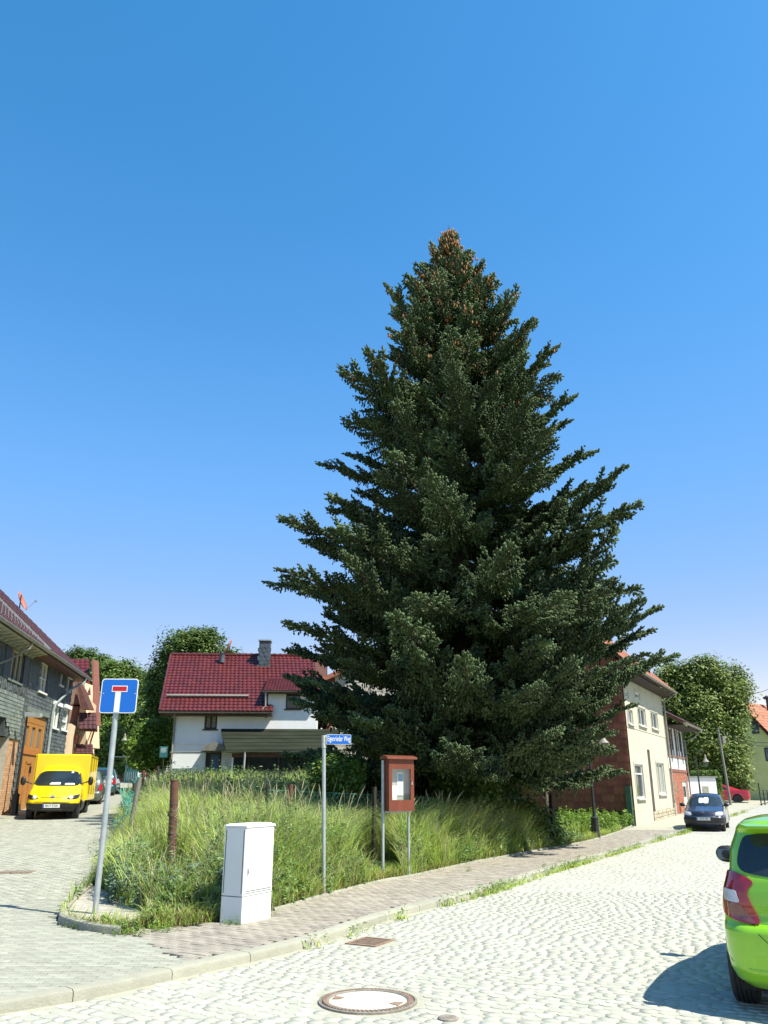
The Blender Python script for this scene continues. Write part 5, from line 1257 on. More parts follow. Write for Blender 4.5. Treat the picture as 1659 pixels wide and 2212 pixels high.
# ================================================================== VEHICLES
def text_mesh(body, size, mat, parent, loc, rot, sx=1.0, ext=.002, name='lettering', bold=0):
    cu = bpy.data.curves.new(name, 'FONT'); cu.body = body; cu.size = size; cu.extrude = ext; cu.align_x = 'CENTER'; cu.align_y = 'CENTER'; cu.offset = bold
    cu.resolution_u = 3
    to = bpy.data.objects.new('tmp', cu); COL.objects.link(to); bpy.context.view_layer.update()
    me = bpy.data.meshes.new_from_object(to.evaluated_get(bpy.context.evaluated_depsgraph_get())); bpy.data.objects.remove(to)
    me.materials.clear(); me.materials.append(MATS[mat]); me.name = name
    o = bpy.data.objects.new(name, me); COL.objects.link(o); o.parent = parent; o.location = loc; o.rotation_euler = rot; o.scale = (sx, 1, 1); return o
class Body:
    """car shell from stacked plan outlines. keys: z, x_rear, x_front, half width, corner radius rear, front, bow rear, front"""
    def __init__(s, keys, arches=(), ar=.33, wz=.29, barrel=.03):
        s.K = np.array(keys, float); s.ar = ar; s.arches = arches; s.wz = wz; s.barrel = barrel
    def half(s, z):
        k = [float(np.interp(z, s.K[:, 0], s.K[:, i])) for i in range(8)]; _, xr, xf, hw, rr, rf, br, bf = k
        L = max(xf-xr, .05); sc = min(1, L/(rr+rf+br+bf+.1)); rr, rf, br, bf = rr*sc, rf*sc, br*sc, bf*sc; ry, rfy = min(rr, hw*.8), min(rf, hw*.8); P = []
        for i in range(9): y = (hw-ry)*i/9; P.append((xr+br*(y/max(hw, .01))**2, y))
        x0, y0 = xr+br*((hw-ry)/hw)**2, hw-ry
        for i in range(8): a = math.pi/2*i/8; P.append((x0+rr*(1-math.cos(a)), y0+ry*math.sin(a)))
        xs, xe = x0+rr, xf-bf*((hw-rfy)/hw)**2-rf; n = 52
        for i in range(n+1): t = i/n; P.append((xs+(xe-xs)*t, hw*(1-s.barrel*(2*t-1)**4)))
        q = hw*(1-s.barrel); P[17+n] = (xe, q) if False else P[17+n]
        for i in range(1, 9): a = math.pi/2*i/8; P.append((xe+rf*math.sin(a), hw*(1-s.barrel)-rfy+rfy*math.cos(a)))
        for i in range(8, -1, -1): y = (hw*(1-s.barrel)-rfy)*i/9; P.append((xf-bf*(y/max(hw, .01))**2, y))
        # smooth the barrel at the rear corner
        for i in range(9, 17): P[i] = (P[i][0], P[i][1]-hw*s.barrel*((i-8)/8)**1.0 if False else P[i][1]*(1-s.barrel*max(0, (i-8)/8)))
        return P
    def shell(s, zs, name, mat, parent, smooth=50):
        V = []; F = []; n = None
        for z in zs:
            H = s.half(z); ring = [(x, y) for x, y in H]+[(x, -y) for x, y in H[-2:0:-1]]; n = len(ring); hw = max(p[1] for p in H)
            for x, y in ring:
                zz = z
                if abs(y) > hw*.62:
                    for xc in s.arches:
                        d = s.ar**2-(x-xc)**2
                        if d > 0: zz = max(zz, s.wz+math.sqrt(d))
                V.append((x, y, zz))
        for j in range(len(zs)-1):
            for k in range(n): F.append((j*n+k, j*n+(k+1) % n, (j+1)*n+(k+1) % n, (j+1)*n+k))
        F.append(tuple((len(zs)-1)*n+k for k in range(n)))
        m = MB(); m.v = V; m.f = F; return m.build(name, mat, parent, smooth=smooth)
    def arc(s, a, z, end, off):
        H = s.half(z); P = H if end == 'rear' else H[::-1]; sg = 1 if a >= 0 else -1; a = abs(a); acc = 0
        for i in range(len(P)-1):
            dx, dy = P[i+1][0]-P[i][0], P[i+1][1]-P[i][1]; l = math.hypot(dx, dy)
            if acc+l >= a or i == len(P)-2:
                t = min(1, (a-acc)/max(l, 1e-6)); x, y = P[i][0]+dx*t, P[i][1]+dy*t; nx, ny = (-dy, dx) if end == 'rear' else (dy, -dx)
                nx, ny = (-dy/l, dx/l) if l > 0 else (0, 0)
                if end == 'front': nx, ny = -nx, -ny
                if ny < -.01: nx, ny = -nx, -ny
                if end == 'rear' and nx > 0 and abs(ny) < .5: nx = -nx
                if end == 'front' and nx < 0 and abs(ny) < .5: nx = -nx
                return Vector((x+nx*off, sg*(y+ny*off), z))
            acc += l
    def sidept(s, x, z, sg, off):
        H = s.half(z)
        for i in range(len(H)-1):
            if H[i][0] <= x <= H[i+1][0] and H[i+1][0] > H[i][0]:
                t = (x-H[i][0])/(H[i+1][0]-H[i][0]); return Vector((x, sg*(H[i][1]+(H[i+1][1]-H[i][1])*t+off), z))
        return Vector((x, sg*(max(p[1] for p in H)+off), z))
    def patch(s, outline, mode, name, mat, parent, off=.006, sg=1, rings=13, sub=8, mirror=False):
        P = []
        n0 = len(outline)
        for i in range(n0):
            a, b = outline[i], outline[(i+1) % n0]
            for k in range(sub): t = k/sub; P.append((a[0]+(b[0]-a[0])*t, a[1]+(b[1]-a[1])*t))
        # soften corners
        Q = P[:]; n = len(P)
        for _ in range(2): Q = [((Q[i-1][0]+2*Q[i][0]+Q[(i+1) % n][0])/4, (Q[i-1][1]+2*Q[i][1]+Q[(i+1) % n][1])/4) for i in range(n)]
        cx, cy = sum(p[0] for p in Q)/n, sum(p[1] for p in Q)/n; V = []; F = []
        fn = (lambda a, z, o: s.arc(a, z, mode, o)) if mode in ('rear', 'front') else (lambda a, z, o: s.sidept(a, z, sg, o))
        for j in range(rings+1):
            r = 1-j/rings; o_ = -.004 if j == 0 and False else off
            for p in Q: V.append(tuple(fn(cx+(p[0]-cx)*r, cy+(p[1]-cy)*r, off)))
        for p in Q: V.append(tuple(fn(p[0], p[1], -.01)))
        for j in range(rings):
            for k in range(n): F.append((j*n+k, j*n+(k+1) % n, (j+1)*n+(k+1) % n, (j+1)*n+k))
        b_ = (rings+1)*n
        for k in range(n): F.append((k, (k+1) % n, b_+(k+1) % n, b_+k))
        m = MB(); m.v = V; m.f = F; return m.build(name, mat, parent, smooth=40)
def wheel(parent, loc, r, w, sidef, detail=True, label=None):
    m = MB(); h = w/2
    prof = [(r*.60, -h*.92), (r*.70, -h), (r*.90, -h*.98), (r*.97, -h*.86), (r, -h*.72)]
    for g_ in (-.5, -.17, .17, .5): prof += [(r, h*(g_-.055)), (r-.009, h*(g_-.045)), (r-.009, h*(g_+.045)), (r, h*(g_+.055))]
    prof += [(r, h*.72), (r*.97, h*.86), (r*.90, h*.98), (r*.70, h), (r*.60, h*.92)]
    m.lathe(prof, 48, axis='y', cap=True); wt = m.build('wheel', 'tyre', parent, smooth=30); wt.location = loc
    if label: wt['label'] = label
    m = MB(); yo = sidef*(h*.86); m.lathe([(r*.62, 0), (r*.60, sidef*.008), (r*.55, -sidef*.01), (r*.54, -sidef*.03), (.001, -sidef*.03)][::1], 32, c=(0, yo, 0), axis='y', cap=False)
    for k in range(7):
        a = k*2*math.pi/7; m.box(-.022, .022, 0, .012, .02, r*.57, Matrix.Translation((0, yo-(.012 if sidef > 0 else 0)-sidef*.012, 0))@Matrix.Rotation(a, 4, 'Y'))
    m.lathe([(.045, 0), (.04, sidef*.012), (.001, sidef*.014)], 16, c=(0, yo-sidef*.012, 0), axis='y', cap=False); m.build('rim', 'rim', wt, smooth=30)
    return wt
def arch_liner(B, parent, w):
    m = MB()
    for xc in B.arches:
        n = 16
        for k in range(n):
            a0, a1 = math.pi*k/n, math.pi*(k+1)/n
            for sg in (-1, 1):
                ya, yb = sg*(w-.015), sg*(w-.34); R_ = B.ar-.002
                m.quad((xc+R_*math.cos(a0), ya, B.wz+R_*math.sin(a0)), (xc+R_*math.cos(a1), ya, B.wz+R_*math.sin(a1)), (xc+R_*math.cos(a1), yb, B.wz+R_*math.sin(a1)), (xc+R_*math.cos(a0), yb, B.wz+R_*math.sin(a0)))
        for sg in (-1, 1): m.box(xc-B.ar, xc+B.ar, sg*(w-.34)-.01, sg*(w-.34)+.01, .16, B.wz+B.ar)
    return m.build('arch_liner', 'tyre_dark', parent)
def mirror_(parent, x, y, z, sg, mat, r=(.06, .10, .075)):
    m = MB(); prof = []
    for k in range(9): a = -math.pi/2+math.pi*k/8; prof.append((max(.001, math.cos(a)**.7), math.sin(a)))
    m.lathe(prof, 20, cap=False); m.v = [(v[0]*r[0]*1.0, v[1]*r[1], v[2]*r[2]) for v in m.v]; o = m.build('mirror', mat, parent, smooth='all'); o.location = (x, y+sg*r[1]*.9, z)
    g = MB(); g.prism([(0, -r[1]*.78, -r[2]*.6), (0, r[1]*.78, -r[2]*.6), (0, r[1]*.8, r[2]*.6), (0, -r[1]*.78, r[2]*.62)], (-.006, 0, 0)); g.build('mirror_glass', 'pane_bright', o).location = (-r[0]*.80, 0, 0)
    a = MB(); a.tube([(0, -sg*r[1]*.7, -.02), (.02, -sg*(r[1]*.9+.07), -.05)], .022, 6); a.build('mirror_arm', 'plastic', o)
    return o
def plate(parent, loc, rz, txt, w=.52, h=.11):
    m = MB(); m.box(-w/2, w/2, -.006, .006, -h/2, h/2); p = m.build('number_plate', 'plate', parent); p.location = loc; p.rotation_euler = (0, 0, rz)
    MB().box(-w/2+.004, -w/2+.045, -.009, -.0065, -h/2+.006, h/2-.006).build('plate_band', 'plate_blue', p)
    text_mesh(txt, h*.92, 'ink', p, (.02, -.0085, 0), (R(90), 0, 0), .80, .001); return p
def car(name, label, keys, loc, rz, paint, arches, ar, wr, ww, track, group=None, zs=None, low='plastic', **kw):
    t = thing(name, label, 'car', loc, rz, group); B = Body(keys, arches, ar, wr, kw.get('barrel', .03))
    z0, z1 = keys[0][0], keys[-1][0]
    zs = zs or sorted(set([round(z0+(z1-z0)*i/34, 4) for i in range(35)]+[k[0] for k in keys]))
    B.shell(zs, 'body', paint, t, smooth=kw.get('smooth', 42))
    xm0, xm1 = arches[0], arches[-1]
    MB().box(keys[2][1]+.22, keys[2][2]-.22, -track+.12, track-.12, z0-.02, .55).build('underbody', 'tyre_dark', t)
    arch_liner(B, t, keys[3][3]*.97)
    for xc in arches:
        for sg in (-1, 1): wheel(t, (xc, sg*(track-ww/2), wr), wr, ww, sg)
    return t, B
def cone_ground(px, py): return G(px, py)

# --- bright green hatchback on the right edge -------------------------------
K = [(.19, .16, 3.50, .70, .22, .30, .10, .25), (.25, .07, 3.60, .755, .24, .34, .10, .25), (.33, .02, 3.66, .79, .26, .36, .11, .25), (.45, -.012, 3.68, .80, .27, .36, .12, .25), (.56, -.02, 3.68, .802, .27, .36, .12, .25), (.605, -.018, 3.67, .802, .27, .36, .12, .25),
     (.64, .01, 3.65, .80, .27, .36, .12, .25), (.665, .055, 3.63, .798, .26, .36, .11, .25), (.72, .07, 3.60, .796, .26, .36, .11, .25), (.80, .075, 3.50, .785, .25, .36, .10, .25), (.90, .085, 3.22, .765, .24, .40, .10, .2), (.98, .10, 2.92, .735, .24, .40, .10, .2), (1.05, .13, 2.72, .715, .24, .36, .10, .2),
     (1.20, .215, 2.40, .695, .22, .34, .09, .18), (1.33, .29, 2.10, .640, .20, .34, .08, .15), (1.365, .25, 2.02, .625, .20, .34, .08, .15), (1.395, .235, 1.95, .60, .18, .34, .07, .15), (1.43, .27, 1.82, .55, .2, .34, .1, .15), (1.455, .42, 1.6, .45, .22, .3, .1, .15), (1.47, .8, 1.25, .25, .1, .1, .02, .02)]
HD = R(62); c0 = Vector((3.375, 6.76, 0))
t, B = car('hatchback_car', 'bright green hatchback cut off at the right edge, seen from behind', K, c0, HD, 'paint_green', (.64, 3.02), .335, .295, .20, .80)
B.patch([(-.58, 1.035), (-.30, 1.0), (.30, 1.0), (.58, 1.035), (.63, 1.10), (.58, 1.25), (.53, 1.335), (-.53, 1.335), (-.58, 1.25), (-.63, 1.10)], 'rear', 'rear_window', 'glass_car', t, sub=4)
for sg in (1, -1):
    o = [(.49, .975), (.60, 1.03), (.78, 1.05), (.92, .96), (.95, .88), (.89, .77), (.77, .70), (.58, .665), (.47, .665), (.50, .74), (.545, .83), (.56, .90), (.52, .935)]
    lp = B.patch([(a*sg, z) for a, z in o], 'rear', 'tail_light', 'lamp_red', t, off=.016, sub=3)
    B.patch([(a*sg, z) for a, z in [(.64, .90), (.78, .91), (.765, .82), (.615, .81)]], 'rear', 'reverse_lens', 'lamp_clear', lp, off=.024)
    B.patch([(a*sg, z) for a, z in [(.61, .80), (.76, .81), (.69, .71), (.51, .665)]], 'rear', 'indicator_lens', 'lamp_smoke', lp, off=.023)
    B.patch([(2.45, .99), (2.05, 1.30), (1.50, 1.345), (1.42, 1.335), (1.44, .985)], 'side', 'side_window', 'glass_car', t, sg=sg, sub=4); B.patch([(1.36, .99), (1.35, 1.34), (.85, 1.31), (.66, 1.2), (.60, 1.07)], 'side', 'side_window', 'glass_car', t, sg=sg, sub=4)
    mirror_(t, 2.42, sg*.80, 1.02, sg, 'plastic', (.085, .125, .085))
    B.patch([(a*sg, z) for a, z in [(.50, .78), (.86, .80), (.95, .70), (.70, .62)]], 'front', 'headlight', 'lamp_clear', t, off=.01)
    m = MB(); m.box(-.09, .09, -.012, .012, -.018, .018); hh_ = m.build('door_handle', 'paint_green', t); hh_.location = B.sidept(1.15, .90, sg, .018)
B.patch([(-.6, .99), (.6, .99), (.5, 1.34), (-.5, 1.34)], 'front', 'windscreen', 'glass_car', t)
B.patch([(-.45, .34), (.45, .34), (.40, .62), (-.40, .62)], 'front', 'grille', 'plastic', t)
m = MB(); m.prism([(.27, -.56, 1.385), (.27, .56, 1.385), (.17, .50, 1.37), (.17, -.50, 1.37)], (0, 0, .022)); m.build('roof_spoiler', 'paint_green', t, smooth=30)
MB().box(.45, .62, -.018, .018, 1.452, 1.478).build('antenna_base', 'plastic', t)
def seam(B, pts, end, par, nm='panel_gap', off=.001, r=.0035, mat='tyre_dark'):
    m = MB(); m.tube([B.arc(a, z, end, off) for a, z in pts], r, 5); return m.build(nm, mat, par)
seam(B, [(.62, .985), (.66, .90), (.62, .80), (.565, .70), (.53, .655), (.50, .60), (.44, .545), (.0, .535), (-.44, .545), (-.50, .60), (-.53, .655), (-.565, .70), (-.62, .80)], 'rear', t)
m = MB(); m.tube([B.arc(a, z, 'rear', -.002) for a, z in [(.98, .52), (.90, .44), (.78, .385), (.6, .345), (.3, .33), (-.3, .33), (-.6, .345), (-.78, .385), (-.98, .52)]], .010, 6); m.build('bumper_crease', 'paint_green', t, smooth='all')
B.patch([(-.5, .20), (.5, .20), (.42, .29), (-.42, .29)], 'rear', 'bumper_insert', 'plastic', t, off=.008)
q = B.arc(0, .46, 'rear', .012); plate(t, q, R(-90), 'UH K 38')
text_mesh('KARL', .055, 'chrome', t, B.arc(.30, .73, 'rear', .010), (R(90), 0, R(-90)+.05), 1.0, .003)
m = MB(); m.lathe([(.052, 0), (.05, .008), (.040, .008), (.038, 0)], 20, axis='x', cap=False); m.box(-.008, .008, -.055, .055, -.006, .006); e_ = m.build('badge', 'chrome', t); e_.location = B.arc(0, .82, 'rear', .01)
m = MB(); m.tube([(.85, .02, 1.08), (.85, .0, 1.30)], .09, 10)
# --- dark blue hatchback facing us ----------------------------------------------
def hatch_keys(Lx, hw, H):
    return [(.20, .16, Lx-.18, hw*.88, .2, .25, .08, .2), (.30, .04, Lx-.04, hw*.98, .2, .3, .08, .22), (.42, 0, Lx, hw, .22, .32, .1, .25), (.52, 0, Lx, hw, .22, .32, .1, .25), (.56, .02, Lx-.03, hw*.995, .22, .3, .1, .25), (.66, .04, Lx-.07, hw*.99, .22, .32, .1, .25), (.74, .05, Lx-.16, hw*.985, .22, .34, .1, .2), (.84, .07, Lx-.62, hw*.97, .22, .35, .1, .16),
            (.92, .10, Lx-.95, hw*.955, .22, .35, .1, .16), (1.0, .15, Lx-1.10, hw*.93, .2, .3, .09, .14), (H-.22, .33, Lx-1.48, hw*.82, .2, .3, .08, .12), (H-.09, .46, Lx-1.72, hw*.75, .2, .3, .08, .12), (H-.04, .58, Lx-1.88, hw*.68, .2, .3, .08, .1), (H-.015, .8, Lx-2.1, hw*.5, .2, .2, .05, .1), (H, 1.1, Lx-2.4, hw*.25, .1, .1, .02, .02)]
def hatch(name, label, paint, loc, rz, txt, mir='plastic', front=True, bump='plastic', group=None):
    Lx, hw, H = 3.75, .79, 1.42; K = hatch_keys(Lx, hw, H); t, B = car(name, label, K, loc, rz, paint, (.62, 3.06), .325, .285, .175, .745, group)
    B.patch([(-.60, .93), (.60, .93), (.60, .96), (.47, 1.31), (-.47, 1.31), (-.60, .96)], 'front', 'windscreen', 'glass_car', t, sub=4)
    B.patch([(-.52, .98), (.52, .98), (.43, 1.29), (-.43, 1.29)], 'rear', 'rear_window', 'glass_car', t)
    for sg in (1, -1):
        B.patch([(2.62, .96), (2.15, 1.27), (1.45, 1.29), (1.42, .95)], 'side', 'side_window', 'glass_car', t, sg=sg); B.patch([(1.34, .95), (1.36, 1.29), (.85, 1.27), (.55, 1.02)], 'side', 'side_window', 'glass_car', t, sg=sg)
        B.patch([(a*sg, z) for a, z in [(.44, .60), (.62, .59), (.80, .62), (.84, .70), (.74, .745), (.48, .725)]], 'front', 'headlight', 'lamp_clear', t, off=.012)
        B.patch([(a*sg, z) for a, z in [(.60, .60), (.86, .60), (.84, .86), (.68, .90)]], 'rear', 'tail_light', 'lamp_red', t, off=.012)
        mirror_(t, 2.56, sg*.76, .98, sg, mir)
    for z_ in (.635, .675, .712): seam(B, [(a, z_) for a in (-.40, -.2, 0, .2, .40)], 'front', t, 'grille_bar', .008, .010, 'plastic')
    m = MB(); m.lathe([(.05, 0), (.048, .008), (.038, .008), (.036, 0)], 18, axis='x', cap=False); e_ = m.build('badge', 'chrome', t); e_.location = B.arc(0, .69, 'front', .012)
    B.patch([(-1.0, .30), (1.0, .30), (1.0, .53), (-1.0, .53)], 'front', 'bumper', bump, t, off=.014, sub=9); B.patch([(-1.0, .30), (1.0, .30), (1.0, .53), (-1.0, .53)], 'rear', 'bumper', bump, t, off=.014, sub=9)
    q = B.arc(0, .47, 'front', .026); plate(t, q, R(90), txt); q = B.arc(0, .47, 'rear', .026); plate(t, q, R(-90), txt)
    return t, B
g_ = G(1524, 1797); hd = math.atan2(-.905, -.425)
t, B = hatch('hatchback_car', 'dark blue small hatchback parked half on the right pavement with papers in its windscreen', 'paint_blue', g_+Vector((-.02, .0, 0))-Vector((math.cos(hd), math.sin(hd), 0))*3.7, hd, 'UH S 199')
t.location.z = .03
for (a0_, a1_, z0_, z1_) in ((-.20, -.04, 1.05, 1.24), (-.02, .17, 1.04, 1.26)): B.patch([(a0_, z0_), (a1_, z0_), (a1_, z1_), (a0_, z1_)], 'front', 'paper_sheet', 'paper', t, off=.014, sub=6)
# --- cars up the lane ---------------------------------------------------------------
LD_ = Vector((-.225, .974, 0)); b_ = G(210, 1722); rzl = math.atan2(.974, -.225)
t, B = hatch('hatchback_car', 'blue-green hatchback parked up the lane, seen from behind', 'paint_teal', b_, rzl, 'UH R 62', bump='paint_teal')
b_ = G(172, 1742); t, B = hatch('hatchback_car', 'grey-green car squeezed directly behind the yellow van', 'paint_greygreen', b_+LD_*.2, rzl, 'UH T 84', mir='white_sign', bump='paint_greygreen')
# --- red coupe -----------------------------------------------------------------------
Lx = 4.75; K = [(.22, .15, Lx-.2, .84, .25, .3, .1, .2), (.32, .03, Lx-.03, .92, .28, .35, .1, .22), (.50, 0, Lx, .94, .3, .35, .12, .25), (.66, .03, Lx-.05, .935, .3, .35, .12, .25), (.80, .06, Lx-.22, .92, .3, .35, .12, .25), (.88, .05, Lx-.95, .90, .28, .35, .1, .2), (.93, .06, Lx-1.3, .88, .25, .3, .1, .2), (.955, .55, Lx-1.45, .84, .2, .3, .08, .2), (1.10, .98, Lx-1.85, .76, .2, .3, .1, .15), (1.26, 1.42, Lx-2.25, .68, .2, .3, .1, .12), (1.33, 1.75, Lx-2.5, .60, .2, .2, .05, .1), (1.36, 2.1, Lx-2.75, .35, .1, .1, .02, .02)]
b_ = G(1592, 1736); hr = R(158); t, B = car('coupe_car', 'shiny red coupe parked beyond the dark blue hatchback', K, b_+Vector((1.5, .9, 0)), hr, 'paint_red', (.95, 3.68), .36, .33, .23, .90)
B.patch([(-.60, .97), (.60, .97), (.46, 1.24), (-.46, 1.24)], 'rear', 'rear_window', 'glass_car', t); B.patch([(-.6, .97), (.6, .97), (.5, 1.24), (-.5, 1.24)], 'front', 'windscreen', 'glass_car', t)
for sg in (1, -1):
    B.patch([(3.2, .96), (2.7, 1.22), (2.1, 1.26), (1.75, 1.18), (1.6, .97)], 'side', 'side_window', 'glass_car', t, sg=sg)
    B.patch([(a*sg, z) for a, z in [(.50, .70), (.92, .70), (.90, .84), (.50, .84)]], 'rear', 'tail_light', 'lamp_red', t, off=.012); mirror_(t, 3.05, sg*.88, 1.0, sg, 'paint_red')
    B.patch([(a*sg, z) for a, z in [(.50, .62), (.92, .64), (.88, .76), (.50, .74)]], 'front', 'headlight', 'lamp_clear', t, off=.012)
m = MB(); m.box(.05, .30, -.72, .72, 1.0, 1.03); m.box(.10, .2, -.6, -.55, .93, 1.0); m.box(.10, .2, .55, .6, .93, 1.0); m.build('spoiler', 'paint_red', t)
plate(t, B.arc(0, .55, 'rear', .02), R(-90), 'MH A 5')
# --- yellow parcel van -------------------------------------------------------------------
vd = Vector((.242, -.970, 0)); vr = math.atan2(vd.y, vd.x); b_ = G(107, 1775)
t = thing('delivery_van', 'bright yellow parcel van with box body parked facing us on the left lane', 'van', b_-vd*1.72+Vector((-.02, 0, 0)), vr)
K = [(.30, -.3, 1.52, .74, .02, .30, 0, .18), (.40, -.3, 1.62, .80, .02, .32, 0, .18), (.58, -.3, 1.66, .82, .02, .32, 0, .2), (.72, -.3, 1.60, .82, .02, .34, 0, .2), (.82, -.3, 1.52, .81, .02, .34, 0, .2), (.92, -.3, 1.36, .80, .02, .34, 0, .2), (1.02, -.3, 1.12, .785, .02, .30, 0, .16), (1.08, -.3, .98, .77, .02, .12, 0, .14), (1.30, -.3, .72, .71, .02, .10, 0, .12), (1.55, -.3, .42, .62, .02, .10, 0, .12), (1.66, -.3, .20, .58, .02, .12, 0, .1), (1.74, -.3, -.02, .52, .02, .2, 0, .08)]
B = Body(K, (1.0,), .36, .31, .0); zs = sorted(set([round(.30+(1.74-.30)*i/32, 4) for i in range(33)]))
B.shell(zs, 'cab', 'paint_yellow', t, smooth=40); B2 = Body([(k[0], k[1]+.005, k[2]+.018, k[3]+.012)+k[4:] for k in K], (1.0,), .355, .31, 0)
B2.shell([.30, .34, .38, .42, .46, .50, .545], 'lower_bumper', 'plastic', t, smooth=40)
arch_liner(Body(K, (1.0,), .36, .31), t, .80)
B.patch([(-.72, 1.085), (.72, 1.085), (.58, 1.57), (-.58, 1.57)], 'front', 'windscreen', 'glass_car', t, off=.022, sub=9)
B.patch([(-.24, 1.13), (.12, 1.13), (.10, 1.20), (-.18, 1.19)], 'front', 'paper_sheet', 'paper', t, off=.030); B.patch([(.24, 1.12), (.56, 1.12), (.54, 1.17), (.26, 1.17)], 'front', 'paper_sheet', 'paper', t, off=.030)
B.patch([(.36, 1.50), (.44, 1.50), (.43, 1.56), (.37, 1.56)], 'front', 'round_sticker', 'plate', t, off=.030)
for sg in (1, -1):
    h_ = B.patch([(a*sg, z) for a, z in [(.40, .70), (.60, .66), (.84, .70), (.90, .84), (.62, .79)]], 'front', 'headlight', 'lamp_dark', t, off=.012, sub=4)
    o = B.arc(sg*.56, .725, 'front', .01); m = MB(); m.lathe([(.072, 0), (.066, .02), (.04, .034), (.001, .04)], 18, axis='x', cap=False); e_ = m.build('headlight_lens', 'lamp_lens', h_, smooth='all'); e_.location = o; e_.rotation_euler = (0, 0, sg*.35)
    mm = mirror_(t, .95, sg*.98, 1.24, sg, 'plastic', (.06, .085, .14)); MB().tube([(0, -sg*.05, 0), (.03, -sg*.30, -.10)], .02, 6).build('mirror_bracket', 'plastic', mm)
    B.patch([(.85, 1.10), (.45, 1.50), (.05, 1.52), (.02, 1.08)], 'side', 'side_window', 'glass_car', t, sg=sg)
    wheel(t, (1.0, sg*.70, .31), .31, .19, sg); wheel(t, (-1.72, sg*.70, .31), .31, .19, sg)
    m = MB(); m.prism([(-2.15, sg*.60, .62), (-2.1, sg*.60, .40), (-1.95, sg*.60, .62)], (0, sg*.22, 0)); m.box(-2.10, -1.34, sg*.60-.0 if sg > 0 else -.82, .82 if sg > 0 else -.60, .66, .70); m.build('mudguard', 'plastic', t)
seam(B, [(a, .735) for a in (-.36, -.18, -.08)], 'front', t, 'grille_slot', .003, .010); seam(B, [(a, .735) for a in (.08, .18, .36)], 'front', t, 'grille_slot', .003, .010)
m = MB(); m.lathe([(.075, 0), (.07, .012), (.001, .014)], 20, axis='x', cap=False); e_ = m.build('badge', 'chrome', t); e_.location = B.arc(0, .73, 'front', .008)
bm_ = MB().box(-.004, .0, -.05, .05, -.012, .012).build('badge_mark', 'ink', t); bm_.location = B.arc(0, .73, 'front', .026)
seam(B, [(a, .585) for a in (-.55, -.3, 0, .3, .55)], 'front', t, 'bumper_trim', .018, .008); seam(B2, [(a, .36) for a in (-.3, 0, .3)], 'front', t, 'lower_trim', .01, .007, 'zinc')
plate(t, B2.arc(0, .47, 'front', .012), R(90), 'BN P 57201')
MB().cbox(-2.75, -.05, -.895, .895, .62, 2.13, .035).build('cargo_box', 'paint_yellow', t, smooth=30)
for sg in (1, -1):
    for x_ in (-2.72, -1.9, -1.05, -.12): MB().box(x_, x_+.05, *( (.895, .905) if sg > 0 else (-.905, -.895)), .66, 2.08).build('box_rib', 'orange_wood' if False else 'paint_yellow', t)
    MB().box(-2.72, -.08, *((.895, .912) if sg > 0 else (-.912, -.895)), 2.05, 2.11).build('box_rail', 'paint_yellow', t)
MB().box(-2.7, 1.0, -.60, .60, .30, .60).build('chassis', 'tyre_dark', t); m = MB(); m.box(.0, .40, -.75, .75, 1.72, 1.76) if False else None

# ================================================================== STREET FURNITURE
def P2(px, py, Y): return atY(px, py, Y)
# dead-end sign
b_ = G(205, 1976, .11); tp = P2(250.5, 1541, b_.y); cc = P2(257, 1503, b_.y-.06)
t = thing('traffic_sign', 'square blue dead-end sign with white T and red bar on a grey pole', 'traffic sign', b_)
up = (tp-b_); m = MB(); m.tube([Vector((0, 0, -.1)), up, up*1.10], .038, 14); m.build('pole', 'galv', t, smooth=40)
wd_ = (P2(295, 1503, b_.y).x-P2(217.5, 1503, b_.y).x); ht_ = P2(257, 1466, b_.y).z-P2(257, 1540, b_.y).z
pl = bpy.data.objects.new('sign_plate', None)
def rounded(w, h, r, y, n=5):
    P = []
    for cx_, cz_, a0 in ((w/2-r, -h/2+r, -90), (w/2-r, h/2-r, 0), (-w/2+r, h/2-r, 90), (-w/2+r, -h/2+r, 180)):
        for k in range(n+1): a = R(a0+90*k/n); P.append((cx_+r*math.cos(a), y, cz_+r*math.sin(a)))
    return P
off_ = cc-b_; lean = math.atan2(up.x, up.z)
m = MB(); m.prism(rounded(wd_, ht_, .045, 0), (0, .012, 0)); pl = m.build('sign_plate', 'white_sign', t); pl.location = off_; pl.rotation_euler = (0, lean*.8, R(4))
MB().prism(rounded(wd_-.024, ht_-.024, .036, -.0015), (0, .001, 0)).build('blue_face', 'blue_sign', pl)
s_ = wd_/.6
MB().box(-.062*s_, .028*s_, -.0040, -.0025, -ht_/2+.012, .10*s_).build('white_stem', 'white_sign', pl)
MB().box(-.125*s_, .13*s_, -.0058, -.0042, .062*s_, .165*s_).build('white_bar', 'white_sign', pl); MB().box(-.112*s_, .118*s_, -.0076, -.0060, .078*s_, .152*s_).build('red_bar', 'red_sign', pl)
for sx_ in (-1, 1): m = MB(); m.lathe([(.009, 0), (.001, -.004)], 8, c=(sx_*(wd_/2-.035), -.0025, .03), axis='y', cap=False); m.build('bolt', 'galv', pl)
for dz in (-.12, .12): MB().box(-.12, .12, .013, .03, dz-.02, dz+.02).build('clamp_rail', 'galv', pl)
